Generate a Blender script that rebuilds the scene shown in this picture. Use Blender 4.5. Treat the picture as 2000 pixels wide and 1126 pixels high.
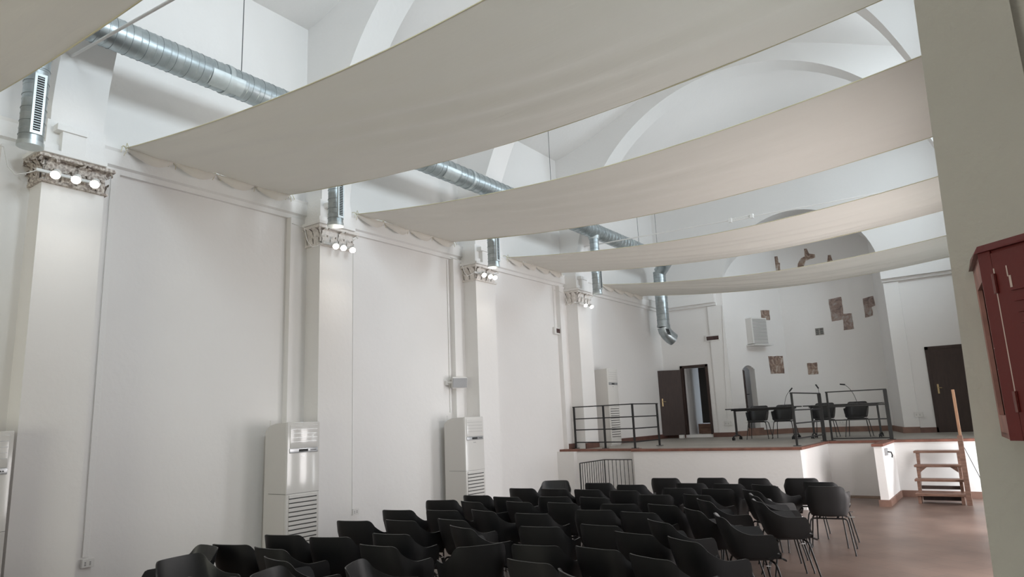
import bpy, bmesh, math, random
from mathutils import Vector, Matrix, noise
random.seed(7)
PI = math.pi
for o in list(bpy.data.objects): bpy.data.objects.remove(o)
S = bpy.context.scene
COL = S.collection

# ------------------------------------------------------------------ camera
FPX, EYE = 1327.05, 1.70
YAW, PITCH, ROLL = math.radians(35.298), math.radians(11.042), math.radians(-2.383)
_f = Vector((-math.sin(YAW)*math.cos(PITCH), math.cos(YAW)*math.cos(PITCH), math.sin(PITCH)))
_r0 = Vector((math.cos(YAW), math.sin(YAW), 0)); _u0 = _r0.cross(_f)
RGT = math.cos(ROLL)*_r0 + math.sin(ROLL)*_u0
UPV = -math.sin(ROLL)*_r0 + math.cos(ROLL)*_u0
cam = bpy.data.cameras.new('camera'); cam.sensor_width = 36; cam.lens = FPX/2000*36
cam.clip_start = 0.02; cam.clip_end = 200
co = bpy.data.objects.new('camera', cam); COL.objects.link(co)
m3 = Matrix((RGT, UPV, -_f)).transposed()
co.matrix_world = Matrix.Translation((0, 0, EYE)) @ m3.to_4x4()
S.camera = co
S.view_settings.view_transform = 'Standard'; S.view_settings.look = 'None'
S.view_settings.gamma = 1; S.view_settings.use_curve_mapping = False
S.view_settings.exposure = 0.08

# ------------------------------------------------------------------ world
w = bpy.data.worlds.new('world'); S.world = w; w.use_nodes = True
bg = w.node_tree.nodes['Background']; bg.inputs[0].default_value = (.75, .87, 1, 1); bg.inputs[1].default_value = 1.0
S.cycles.max_bounces = 10; S.cycles.diffuse_bounces = 7; S.cycles.sample_clamp_indirect = 6

def area(name, loc, rot, sx, sy, power, col=(1, 1, 1)):
    l = bpy.data.lights.new(name, 'AREA'); l.shape = 'RECTANGLE'; l.size = sx; l.size_y = sy
    l.energy = power; l.color = col
    o = bpy.data.objects.new(name, l); COL.objects.link(o); o.location = loc; o.rotation_euler = rot
    return o
PIL = [(-.95, -.35), (2.62, 3.22), (6.14, 6.75), (9.72, 10.31), (13.45, 14.05)]
XL, XR, YB, YF, ZS = -8.10, 0.26, 19.0, -4.2, 1.04
ADDED_WIN = [(.55, 1.85), (4.0, 5.35), (7.75, 9.1), (11.2, 12.55), (15.3, 16.9)]      # clerestory windows, invented in the unseen right wall
for i, (a, b) in enumerate(ADDED_WIN):                                                # lamps added there to bring daylight in
    area('added_window_lamp', (XR+.30, (a+b)/2, 6.55), (0, math.radians(90), 0), 1.5, b-a, [195, 185, 34, 112, 150][i], (.80, .92, 1))
ADDED_GD = [(4.1, 5.4), (7.5, 9.3), (11.0, 12.7)]                                     # glazed doors, invented in the unseen right wall below the cornice
for i, (a, b) in enumerate(ADDED_GD):
    area('added_glazed_door_lamp', (XR+.33, (a+b)/2, 1.6), (0, math.radians(90), 0), 3.0, b-a, [16, 130, 165][i], (1, .945, .93))  # lamp added behind each invented door
area('added_side_door_lamp', (XR+.36, 14.4, 1.15), (0, math.radians(90), 0), 2.1, 1.3, 115, (.95, .98, 1))  # lamp added for an invented side door in the unseen wall
area('added_rear_fill', (-4.2, YF-.35, 1.5), (math.radians(90), 0, 0), 2.4, 2.6, 138, (1, .975, .78))  # soft fill lamp added behind the camera, out of view

# ------------------------------------------------------------------ materials
def mat(name, col, rough=.6, metal=0, bump=0, bscale=30, var=0, vscale=3, col2=None, spec=.5, coat=0, stretch=None, detail=4):
    m = bpy.data.materials.new(name); m.use_nodes = True
    nt = m.node_tree; N = nt.nodes; L = nt.links; b = N['Principled BSDF']
    b.inputs['Base Color'].default_value = (*col, 1); b.inputs['Roughness'].default_value = rough
    b.inputs['Metallic'].default_value = metal; b.inputs['Specular IOR Level'].default_value = spec
    if coat: b.inputs['Coat Weight'].default_value = coat; b.inputs['Coat Roughness'].default_value = .06
    tc = N.new('ShaderNodeTexCoord'); mp = N.new('ShaderNodeMapping'); L.new(tc.outputs['Object'], mp.inputs[0])
    if stretch: mp.inputs['Scale'].default_value = stretch
    if var or col2:
        n = N.new('ShaderNodeTexNoise'); n.inputs['Scale'].default_value = vscale; n.inputs['Detail'].default_value = detail
        L.new(mp.outputs[0], n.inputs[0])
        r = N.new('ShaderNodeValToRGB'); L.new(n.outputs[0], r.inputs[0])
        c2 = col2 or tuple(c*(1-var) for c in col)
        r.color_ramp.elements[0].position = .35; r.color_ramp.elements[1].position = .65
        r.color_ramp.elements[0].color = (*c2, 1); r.color_ramp.elements[1].color = (*col, 1)
        L.new(r.outputs[0], b.inputs['Base Color'])
    if bump:
        n = N.new('ShaderNodeTexNoise'); n.inputs['Scale'].default_value = bscale; n.inputs['Detail'].default_value = 5
        L.new(mp.outputs[0], n.inputs[0])
        bp = N.new('ShaderNodeBump'); bp.inputs['Strength'].default_value = bump; bp.inputs['Distance'].default_value = .01
        L.new(n.outputs[0], bp.inputs['Height']); L.new(bp.outputs[0], b.inputs['Normal'])
    return m
def emit(name, col, s):
    m = mat(name, col); b = m.node_tree.nodes['Principled BSDF']
    b.inputs['Emission Color'].default_value = (*col, 1); b.inputs['Emission Strength'].default_value = s; return m
M = {}
M['plaster'] = mat('white_plaster', (.80, .785, .77), .85, bump=.25, bscale=14, var=.025, vscale=.8, spec=.2)
M['trim'] = mat('white_stucco_trim', (.80, .79, .775), .8, bump=.3, bscale=30, spec=.2)
M['stucco'] = mat('rough_stucco', (.80, .76, .72), .9, bump=1.0, bscale=60, var=.12, vscale=25)
M['broken'] = mat('broken_stucco', (.72, .66, .60), .95, bump=1.0, bscale=80, col2=(.30, .25, .22), vscale=38)
M['black'] = mat('black_painted_steel', (.012, .012, .013), .45)
M['shell'] = mat('charcoal_plastic', (.024, .024, .025), .42, bump=.08, bscale=400, spec=.45)
M['chairleg'] = mat('black_chair_steel', (.010, .009, .009), .4)
M['chrome'] = mat('chrome_wire', (.8, .8, .8), .2, 1)
M['galv'] = mat('galvanised_steel', (.50, .55, .57), .36, .9, col2=(.40, .45, .47), vscale=9, bump=.15, bscale=25)
M['seam'] = mat('dull_duct_seam', (.27, .30, .31), .5, .6)
M['galv2'] = mat('galvanised_steel_light', (.62, .67, .68), .42, .75, var=.1, vscale=12)
M['dark'] = mat('dark_void', (.012, .013, .014), .6)
M['ac'] = mat('glossy_white_plastic', (.66, .645, .62), .16, coat=.3)
M['acm'] = mat('satin_white_plastic', (.62, .60, .575), .38)
M['acg'] = mat('silver_control_strip', (.45, .46, .47), .25, .4)
M['white'] = mat('white_plastic', (.72, .71, .69), .4)
M['speaker'] = mat('grey_speaker_mesh', (.40, .40, .41), .6, bump=.4, bscale=600)
M['rdark'] = mat('dark_brown_wood', (.046, .026, .021), .6, bump=.1, bscale=40, var=.25, vscale=6, stretch=(4, 4, .6))
M['skirt'] = mat('brown_red_skirting_tile', (.16, .075, .058), .4, var=.3, vscale=6)
M['skirt2'] = mat('terracotta_skirting_tile', (.25, .145, .11), .6, var=.25, vscale=5)
M['brick'] = mat('terracotta_edge_tile', (.24, .10, .070), .5, var=.35, vscale=7)
M['wood'] = mat('stair_timber', (.23, .13, .095), .5, col2=(.15, .08, .055), vscale=5, stretch=(1, 6, 6), bump=.15, bscale=30)
M['woodlt'] = mat('pale_worn_timber', (.42, .24, .14), .5, col2=(.30, .16, .09), vscale=5, stretch=(6, 6, .8), bump=.15, bscale=30)
M['cord'] = mat('cream_cord', (.62, .58, .42), .8)
M['brass'] = mat('brass', (.36, .27, .15), .4, .9)
M['glow'] = emit('lamp_glow', (1, .93, .80), 26)
M['signred'] = mat('dark_red_sign_panel', (.06, .026, .024), .12, var=.3, vscale=20)
M['mortar'] = mat('grey_grille_stone', (.42, .40, .37), .9, var=.3, vscale=30)

def red():
    m = mat('chipped_red_enamel', (.135, .014, .012), .38, bump=.1, bscale=25)
    nt = m.node_tree; N = nt.nodes; L = nt.links; b = N['Principled BSDF']
    tc = N.new('ShaderNodeTexCoord'); v = N.new('ShaderNodeTexNoise'); v.inputs['Scale'].default_value = 45; v.inputs['Detail'].default_value = 3
    L.new(tc.outputs['Object'], v.inputs[0]); r = N.new('ShaderNodeValToRGB'); L.new(v.outputs[0], r.inputs[0])
    r.color_ramp.elements[0].position = .745; r.color_ramp.elements[0].color = (.135, .014, .012, 1)
    r.color_ramp.elements[1].position = .76; r.color_ramp.elements[1].color = (.55, .38, .33, 1)
    L.new(r.outputs[0], b.inputs['Base Color']); return m
M['red'] = red()
M['pink'] = mat('faded_red_enamel', (.46, .22, .19), .5, var=.3, vscale=12)
M['scratch_glint'] = mat('scratch_and_glint_pale', (.62, .50, .46), .6)

def cloth():
    m = bpy.data.materials.new('cream_sail_cloth'); m.use_nodes = True; nt = m.node_tree; N = nt.nodes; L = nt.links
    for n in list(N): N.remove(n)
    out = N.new('ShaderNodeOutputMaterial'); d = N.new('ShaderNodeBsdfDiffuse'); t = N.new('ShaderNodeBsdfTranslucent'); mx = N.new('ShaderNodeMixShader')
    d.inputs[0].default_value = (.72, .68, .635, 1); t.inputs[0].default_value = (.80, .78, .68, 1); mx.inputs[0].default_value = .16
    tc = N.new('ShaderNodeTexCoord'); mp = N.new('ShaderNodeMapping'); mp.inputs['Scale'].default_value = (.5, 4, 1)
    ns = N.new('ShaderNodeTexNoise'); ns.inputs['Scale'].default_value = 2.2; ns.inputs['Detail'].default_value = 6; ns.inputs['Distortion'].default_value = .6
    bp = N.new('ShaderNodeBump'); bp.inputs['Strength'].default_value = .4; bp.inputs['Distance'].default_value = .02
    L.new(tc.outputs['Object'], mp.inputs[0]); L.new(mp.outputs[0], ns.inputs[0]); L.new(ns.outputs[0], bp.inputs['Height'])
    L.new(bp.outputs[0], d.inputs['Normal']); L.new(d.outputs[0], mx.inputs[1]); L.new(t.outputs[0], mx.inputs[2]); L.new(mx.outputs[0], out.inputs[0])
    return m
M['cloth'] = cloth()

def tiled(name, c1, c2, mortar, sx, sy, rough=.5, rot=0, off=.5, msize=.012, vscale=1.3, blot=.35):
    m = mat(name, c1, rough); nt = m.node_tree; N = nt.nodes; L = nt.links; b = N['Principled BSDF']
    tc = N.new('ShaderNodeTexCoord'); mp = N.new('ShaderNodeMapping'); mp.inputs['Rotation'].default_value = (0, 0, rot)
    L.new(tc.outputs['Object'], mp.inputs[0])
    br = N.new('ShaderNodeTexBrick'); br.inputs['Scale'].default_value = 1; br.offset = off
    br.inputs['Brick Width'].default_value = sx; br.inputs['Row Height'].default_value = sy; br.inputs['Mortar Size'].default_value = msize*.4
    br.inputs['Mortar Smooth'].default_value = .3
    br.inputs['Color1'].default_value = (*c1, 1); br.inputs['Color2'].default_value = (*c2, 1); br.inputs['Mortar'].default_value = (*mortar, 1)
    L.new(mp.outputs[0], br.inputs[0])
    n = N.new('ShaderNodeTexNoise'); n.inputs['Scale'].default_value = vscale; n.inputs['Detail'].default_value = 8; L.new(tc.outputs['Object'], n.inputs[0])
    mx = N.new('ShaderNodeMix'); mx.data_type = 'RGBA'; mx.blend_type = 'MULTIPLY'; mx.inputs[0].default_value = blot
    r = N.new('ShaderNodeValToRGB'); r.color_ramp.elements[0].position = .3; r.color_ramp.elements[1].position = .62
    r.color_ramp.elements[0].color = (.55, .5, .48, 1); L.new(n.outputs[0], r.inputs[0])
    L.new(br.outputs['Color'], mx.inputs[6]); L.new(r.outputs[0], mx.inputs[7]); L.new(mx.outputs[2], b.inputs['Base Color'])
    return m
M['floor'] = tiled('pinkish_cotto_floor', (.185, .127, .103), (.160, .112, .092), (.115, .083, .070), .6, .3, .38, .6, vscale=1.6, blot=.7)
M['deck'] = tiled('grey_stage_boards', (.40, .38, .34), (.33, .31, .28), (.20, .185, .16), 2.2, .16, .5, 0.0)

def fresco(name, a, b_, c):
    m = mat(name, a, .9); nt = m.node_tree; N = nt.nodes; L = nt.links; bs = N['Principled BSDF']
    tc = N.new('ShaderNodeTexCoord'); n = N.new('ShaderNodeTexNoise'); n.inputs['Scale'].default_value = 5.5; n.inputs['Detail'].default_value = 8; n.inputs['Distortion'].default_value = 1.4
    L.new(tc.outputs['Object'], n.inputs[0]); r = N.new('ShaderNodeValToRGB'); L.new(n.outputs[0], r.inputs[0])
    e = r.color_ramp.elements; e[0].position = .36; e[0].color = (*c, 1); e[1].position = .66; e[1].color = (*a, 1)
    k = e.new(.50); k.color = (*b_, 1); L.new(r.outputs[0], bs.inputs['Base Color']); return m
M['fresco_red'] = fresco('faded_red_fresco', (.50, .44, .385), (.29, .205, .16), (.16, .11, .095))
M['fresco_grey'] = fresco('faded_grey_fresco', (.40, .37, .35), (.32, .24, .21), (.20, .15, .14))
M['fresco_sand'] = fresco('faded_sand_fresco', (.48, .44, .34), (.38, .33, .25), (.26, .22, .17))

# ------------------------------------------------------------------ helpers
def NB(): return bmesh.new()
def box(bm, x0, x1, y0, y1, z0, z1, bev=0, mtx=None):
    r = bmesh.ops.create_cube(bm, size=1)
    vs = r['verts']
    for v in vs:
        v.co = Vector(((x0+x1)/2+v.co.x*(x1-x0), (y0+y1)/2+v.co.y*(y1-y0), (z0+z1)/2+v.co.z*(z1-z0)))
    if bev:
        es = list({e for v in vs for e in v.link_edges})
        g = bmesh.ops.bevel(bm, geom=es, offset=bev, segments=2, affect='EDGES', profile=.6)
        vs = list({v for f in g['faces'] for v in f.verts} | {v for v in vs if v.is_valid})
    if mtx is not None:
        for v in vs: v.co = mtx @ v.co
    return vs
def tube(bm, pts, r, n=8, cap=True):
    pts = [Vector(p) for p in pts]; rings = []
    rr = r if isinstance(r, (list, tuple)) else [r]*len(pts)
    prev = None
    for i, p in enumerate(pts):
        d = (pts[min(i+1, len(pts)-1)]-pts[max(i-1, 0)]).normalized()
        if prev is None:
            a = d.orthogonal().normalized()
        else:
            a = (prev-d*prev.dot(d)); a = a.normalized() if a.length > 1e-6 else d.orthogonal().normalized()
        prev = a; b = d.cross(a)
        rings.append([bm.verts.new(p+rr[i]*(math.cos(2*PI*k/n)*a+math.sin(2*PI*k/n)*b)) for k in range(n)])
    for q in range(len(rings)-1):
        for k in range(n): bm.faces.new((rings[q][k], rings[q][(k+1) % n], rings[q+1][(k+1) % n], rings[q+1][k]))
    if cap:
        bm.faces.new(rings[0][::-1]); bm.faces.new(rings[-1])
    return rings
def prism(bm, poly, axis, a, b):
    """polygon extruded along x, y or z between a and b"""
    def P(p, t):
        return {'z': (p[0], p[1], t), 'y': (p[0], t, p[1]), 'x': (t, p[0], p[1])}[axis]
    A = [bm.verts.new(P(p, a)) for p in poly]; B = [bm.verts.new(P(p, b)) for p in poly]
    n = len(poly)
    bm.faces.new(A[::-1]); bm.faces.new(B)
    for i in range(n): bm.faces.new((A[i], A[(i+1) % n], B[(i+1) % n], B[i]))
    bmesh.ops.recalc_face_normals(bm, faces=bm.faces)
def slab(bm, pts, nrm, t):
    nrm = Vector(nrm).normalized(); A = [bm.verts.new(Vector(p)) for p in pts]; B = [bm.verts.new(Vector(p)+nrm*t) for p in pts]
    n = len(pts); bm.faces.new(A[::-1]); bm.faces.new(B)
    for i in range(n): bm.faces.new((A[i], A[(i+1) % n], B[(i+1) % n], B[i]))
    bmesh.ops.recalc_face_normals(bm, faces=bm.faces)
def link(name, bm, m, parent=None, smooth=None):
    bmesh.ops.recalc_face_normals(bm, faces=bm.faces)
    me = bpy.data.meshes.new(name); bm.to_mesh(me); bm.free(); me.materials.append(M[m] if isinstance(m, str) else m)
    if smooth is not None:
        me.polygons.foreach_set('use_smooth', [True]*len(me.polygons))
        try: me.set_sharp_from_angle(angle=math.radians(smooth))
        except Exception: pass
    o = bpy.data.objects.new(name, me); COL.objects.link(o)
    if parent is not None:
        o.parent = parent; o.matrix_parent_inverse = Matrix()
    return o
def tag(o, label=None, cat=None, group=None, kind=None):
    if label: o['label'] = label
    if cat: o['category'] = cat
    if group: o['group'] = group
    if kind: o['kind'] = kind
    return o
def struct(name, bm, m, parent=None, smooth=None):
    o = link(name, bm, m, parent, smooth)
    if parent is None: o['kind'] = 'structure'
    return o
def thing(name, label, cat, loc=(0, 0, 0), rz=0, group=None):
    o = bpy.data.objects.new(name, None); COL.objects.link(o); o.location = loc; o.rotation_euler = (0, 0, rz)
    o.empty_display_size = .1
    return tag(o, label, cat, group)
def copy_tree(o, parent=None):
    c = o.copy(); COL.objects.link(c); c.parent = parent
    for ch in [k for k in bpy.data.objects if k.parent == o]:
        copy_tree(ch, c)
    return c
# pixel of the photograph -> point on a wall, floor or other real plane
def ray(x, y): return RGT*((x-1000)/FPX) - UPV*((y-563)/FPX) + _f
CP = Vector((0, 0, EYE))
def on(x, y, p, n):
    d = ray(x, y); n = Vector(n); return CP + d*((Vector(p)-CP).dot(n)/d.dot(n))
def onx(x, y, X): return on(x, y, (X, 0, 0), (1, 0, 0))
def ony(x, y, Y): return on(x, y, (0, Y, 0), (0, 1, 0))
def onz(x, y, Z): return on(x, y, (0, 0, Z), (0, 0, 1))

# ------------------------------------------------------------------ floor, walls, ceiling
bm = NB(); box(bm, XL-.5, 2.2, YF-.5, 15.4, -.3, 0); struct('floor', bm, 'floor')
bm = NB(); box(bm, XL-.4, XL, YF, YB+.3, 0, 8.6); struct('wall_left', bm, 'plaster')
# rear wall behind the camera, with an opening added for the fill lamp
bm = NB(); box(bm, XL, -5.4, YF-.3, YF, 0, 9.6); box(bm, -3.0, 2.2, YF-.3, YF, 0, 9.6); box(bm, -5.4, -3.0, YF-.3, YF, 2.8, 9.6)
struct('wall_rear', bm, 'plaster')
# right wall: windows and doors invented for daylight, and the recess the camera stands in
bm = NB()
RW = XR+.28
def yseg(y0, y1):
    ws = [w_ for w_ in ADDED_WIN if w_[0] < y1 and w_[1] > y0]
    box(bm, XR, RW, y0, y1, 5.75+0, 5.8)
    cur = y0
    for a, b in ws:
        box(bm, XR, RW, cur, a, 5.8, 7.3); cur = b
    box(bm, XR, RW, cur, y1, 5.8, 7.3)
    box(bm, XR, RW, y0, y1, 7.3, 8.6)
yseg(-1.0, YB+.3)
cur = 3.22
for a, b, zt in [(a, b, 3.2) for a, b in ADDED_GD]+[(13.75, 15.05, 2.2)]:
    box(bm, XR, RW, cur, a, 0, 5.75); box(bm, XR, RW, a, b, zt, 5.75); cur = b
box(bm, XR, RW, cur, YB+.3, 0, 5.75)
box(bm, XR, RW, -1.0, 3.22, 4.7, 5.75)
struct('wall_right', bm, 'plaster')
bm = NB(); box(bm, 2.0, 2.3, YF, 3.22, 0, 5.0); box(bm, XR, 2.3, -1.3, -1.0, 0, 9.6); box(bm, RW, 2.3, -1.0, 3.22, 4.7, 5.0); struct('wall_recess', bm, 'plaster')
# near pier at the camera's right, carrying the red cabinet
bm = NB(); box(bm, -.088, .195, 2.62, 3.22, 0, 9.0); box(bm, .195, 2.0, 2.66, 3.22, 0, 9.0)
for v in bm.verts:
    if v.co.x < 0: v.co.x = -.139+.0243*v.co.z
struct('pier_right', bm, mat('aged_plaster', (.66, .645, .60), .9, bump=.4, bscale=35, var=.06, vscale=2, spec=.2))
for i, (a, b) in enumerate(ADDED_GD):
    bm = NB()
    for (y0, y1, z0, z1) in ((a, a+.07, 0, 3.2), (b-.07, b, 0, 3.2), (a+.07, b-.07, 3.13, 3.2), ((a+b)/2-.04, (a+b)/2+.04, 0, 3.13), (a+.07, b-.07, .0, .12)):
        box(bm, XR+.10, XR+.16, y0, y1, z0, z1)
    struct('door_%d' % (i+4), bm, 'white')  # frames of the invented glazed doors, out of view
# frames of the invented clerestory windows, out of view
for i, (a, b) in enumerate(ADDED_WIN):
    bm = NB()
    for (y0, y1, z0, z1) in ((a, a+.06, 5.8, 7.3), (b-.06, b, 5.8, 7.3), (a+.06, b-.06, 5.8, 5.86), (a+.06, b-.06, 7.24, 7.3), ((a+b)/2-.025, (a+b)/2+.025, 5.86, 7.24)):
        box(bm, XR+.14, XR+.19, y0, y1, z0, z1)
    f = struct('added_window_%d' % (i+1), bm, 'white')

AC0 = (-3.92, 5.15, 3.65)
def zceil(x):
    t = max(0, 1-abs(x-(XL+XR)/2)/((XR-XL)/2)); return 7.88+1.27*math.sin(PI/2*t)**1.5
xs = [XL-.2]+[XL+(XR-XL)*i/48 for i in range(49)]+[XR+.2]
bm = NB(); poly = [(x, zceil(min(max(x, XL), XR))) for x in xs]+[(XR+.2, 9.6), (XL-.2, 9.6)]
prism(bm, poly, 'y', YF-.3, YB+.3); struct('ceiling', bm, 'plaster', smooth=30)
# transverse arches on the pilasters
cx, cz, R0 = AC0
def arad(t): return R0+.14*max(0, 1-min(t, PI-t)/.42)**1.5
for i, (a, b) in enumerate(PIL):
    bm = NB(); n = 56; a += .03; b -= .05; RF = arad(0)
    bot = [(XL, 5.0), (cx-RF, 5.0)]+[(cx-arad(PI*k/n)*math.cos(PI*k/n), cz+arad(PI*k/n)*math.sin(PI*k/n)) for k in range(n+1)]+[(cx+RF, 5.0), (XR, 5.0)]
    fa = [bm.verts.new((x, a, z)) for x, z in bot]; fb = [bm.verts.new((x, b, z)) for x, z in bot]
    ta = [bm.verts.new((x, a, zceil(min(max(x, XL), XR))+.03)) for x, z in bot]; tb = [bm.verts.new((x, b, zceil(min(max(x, XL), XR))+.03)) for x, z in bot]
    for k in range(len(bot)-1):
        for q in ((fa[k], fa[k+1], fb[k+1], fb[k]), (ta[k], tb[k], tb[k+1], ta[k+1])):
            bm.faces.new(q)
        if (ta[k].co-ta[k+1].co).length > 1e-5 or (fa[k].co-fa[k+1].co).length > 1e-5:
            if bot[k][0] != bot[k+1][0]:
                bm.faces.new((fa[k], ta[k], ta[k+1], fa[k+1])); bm.faces.new((fb[k], fb[k+1], tb[k+1], tb[k]))
    struct('arch_%d' % (i+1), bm, 'plaster', smooth=25)

# back wall with apse arch and two doors
ACX, AHW, ASP = -4.12, 2.03, 5.0
n = 32
arc = [(ACX-AHW*math.cos(PI*k/n), ASP+AHW*math.sin(PI*k/n)) for k in range(n+1)]
bm = NB()
def quadwall(bm, pts, y0, y1): prism(bm, pts, 'y', y0, y1)
LD = (-7.53, -6.83, 1.12, 3.0); RD = (-1.36, -.62, 1.06, 2.97)
quadwall(bm, [(XL, 0), (LD[0], 0), (LD[0], 4.9), (XL, 4.9)], YB, YB+.3)
quadwall(bm, [(LD[0], 0), (LD[1], 0), (LD[1], LD[2]), (LD[0], LD[2])], YB, YB+.3)
quadwall(bm, [(LD[0], LD[3]), (LD[1], LD[3]), (LD[1], 4.9), (LD[0], 4.9)], YB, YB+.3)
quadwall(bm, [(LD[1], 0), (ACX-AHW, 0), (ACX-AHW, 4.9), (LD[1], 4.9)], YB, YB+.3)
quadwall(bm, [(ACX+AHW, 0), (XR, 0), (XR, 4.9), (ACX+AHW, 4.9)], YB, YB+.3)
for k in range(n):
    quadwall(bm, [arc[k], arc[k+1], (arc[k+1][0], 9.5), (arc[k][0], 9.5)], YB, YB+.3)
quadwall(bm, [(XL, 4.9), (ACX-AHW, 4.9), (ACX-AHW, 9.5), (XL, 9.5)], YB, YB+.3)
quadwall(bm, [(ACX+AHW, 4.9), (XR, 4.9), (XR, 9.5), (ACX+AHW, 9.5)], YB, YB+.3)
struct('wall_back', bm, 'plaster')
# apse: three flat sides under a barrel
AL0, AL1, AR1, AR0 = (ACX-AHW, YB+.0), (-5.08, 21.0), (-2.55, 21.0), (ACX+AHW, YB+.0)
def owall(bm, p, q, z0, z1, t=.2):
    d = (Vector(q)-Vector(p)).normalized(); nn = Vector((-d.y, d.x))*t
    prism(bm, [p, q, (q[0]+nn.x, q[1]+nn.y), (p[0]+nn.x, p[1]+nn.y)], 'z', z0, z1)
bm = NB()
# left side carries a narrow arched doorway
OD = Vector((AL1[0]-AL0[0], AL1[1]-AL0[1])).normalized(); ON = Vector((OD.y, -OD.x))      # inward normal
def ob(s): return (AL0[0]+OD.x*s, AL0[1]+OD.y*s)
OLEN = (Vector(AL1)-Vector(AL0)).length
def onob(x, y): return on(x, y, (AL0[0], AL0[1], 0), (ON.x, ON.y, 0))
def sob(p): return (Vector((p.x, p.y))-Vector(AL0)).dot(OD)
pa, pb = onob(1456, 780), onob(1480, 780); s0, s1 = sob(pa), sob(pb)
dz0, dz1 = 1.22, onob(1466, 713).z
owall(bm, ob(0), ob(s0), 0, 7.2); owall(bm, ob(s1), ob(OLEN+.1), 0, 7.2); owall(bm, ob(s0), ob(s1), 0, dz0)
nn = 10
for k in range(nn):
    a0 = s0+(s1-s0)*k/nn; a1 = s0+(s1-s0)*(k+1)/nn
    zz = dz1-.12*(abs((k+.5)/nn-.5)*2)**2
    owall(bm, ob(a0), ob(a1), zz, 7.2)
owall(bm, AL1, AR1, 0, 7.4); owall(bm, AR1, AR0, 0, 7.2)
struct('wall_apse', bm, 'plaster')
bm = NB()
for k in range(n):
    quadwall(bm, [arc[k], arc[k+1], (ACX+(arc[k+1][0]-ACX)*1.08, ASP+(arc[k+1][1]-ASP)*1.08), (ACX+(arc[k][0]-ACX)*1.08, ASP+(arc[k][1]-ASP)*1.08)], YB+.28, 21.25)
struct('ceiling_apse', bm, 'plaster', smooth=30)
# passage behind the narrow doorway and the open door
bm = NB(); c0 = ob(s0-.12); c1 = ob(s1+.5)
q0 = (c0[0]-ON.x*.62, c0[1]-ON.y*.62); q1 = (c1[0]-ON.x*.62, c1[1]-ON.y*.62)
b0 = (c0[0]-ON.x*.2, c0[1]-ON.y*.2); b1 = (c1[0]-ON.x*.2, c1[1]-ON.y*.2)
prism(bm, [q0, q1, (q1[0]-ON.x*.1, q1[1]-ON.y*.1), (q0[0]-ON.x*.1, q0[1]-ON.y*.1)], 'z', 1.0, 3.6)
prism(bm, [b1, q1, (q1[0]+OD.x*.1, q1[1]+OD.y*.1), (b1[0]+OD.x*.1, b1[1]+OD.y*.1)], 'z', 1.0, 3.6)
prism(bm, [b0, b1, q1, q0], 'z', 1.0, dz0)
struct('wall_passage', bm, 'plaster')
bm = NB(); box(bm, LD[0]-.25, LD[0]-.05, YB+.3, 21.5, .9, 3.6); box(bm, LD[1]+.05, LD[1]+.15, YB+.3, 20.4, .9, 3.6)
box(bm, LD[0]-.05, LD[1]+.15, 21.4, 21.5, .9, 3.6); box(bm, LD[0]-.05, LD[1]+.15, YB+.3, 21.4, 3.3, 3.4); box(bm, LD[0]-.05, LD[1]+.15, YB+.3, 21.4, .9, LD[2]); struct('wall_corridor', bm, 'plaster')
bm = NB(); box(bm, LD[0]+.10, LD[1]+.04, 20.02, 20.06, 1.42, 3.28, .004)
struct('door_7', bm, mat('corridor_shade_grey', (.035, .032, .032), .6))  # dark sheet standing in for the unlit back of the corridor
bm = NB(); box(bm, LD[0]+.22, LD[1]+.04, 19.50, 19.76, LD[2], 1.27, .004); box(bm, LD[0]+.05, LD[1]+.04, 19.76, 20.06, LD[2], 1.40, .004)
COR = 1
tag(link('wooden_steps', bm, 'wood'), 'low reddish timber steps inside the open doorway at back left', 'steps')

# ------------------------------------------------------------------ cornice, pilasters, capitals
def cornice_profile(x, s):      # s=+1 left wall (projects to +x)
    return [(x, 4.72), (x+s*.05, 4.72), (x+s*.06, 4.78), (x+s*.10, 4.80), (x+s*.10, 4.97), (x+s*.12, 5.0), (x, 5.02)]
bm = NB(); prism(bm, cornice_profile(XL, 1), 'y', YF, YB); struct('trim_1', bm, 'trim')
bm = NB(); prism(bm, cornice_profile(XR, -1), 'y', 3.22, YB); struct('trim_2', bm, 'trim')
bm = NB()
for x0, x1 in ((XL, ACX-AHW-.18), (ACX+AHW-.02, XR)):
    box(bm, x0, x1, YB-.17, YB, 4.78, 5.04, .01); box(bm, x0, x1, YB-.08, YB, 4.71, 4.78)
struct('trim_3', bm, 'trim')
bm = NB(); box(bm, ACX-AHW-.45, ACX-AHW-.0, YB-.04, YB, ZS, 4.70); box(bm, ACX+AHW+.0, ACX+AHW+.33, YB-.04, YB, ZS, 4.70); struct('trim_4', bm, 'trim')

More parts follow.
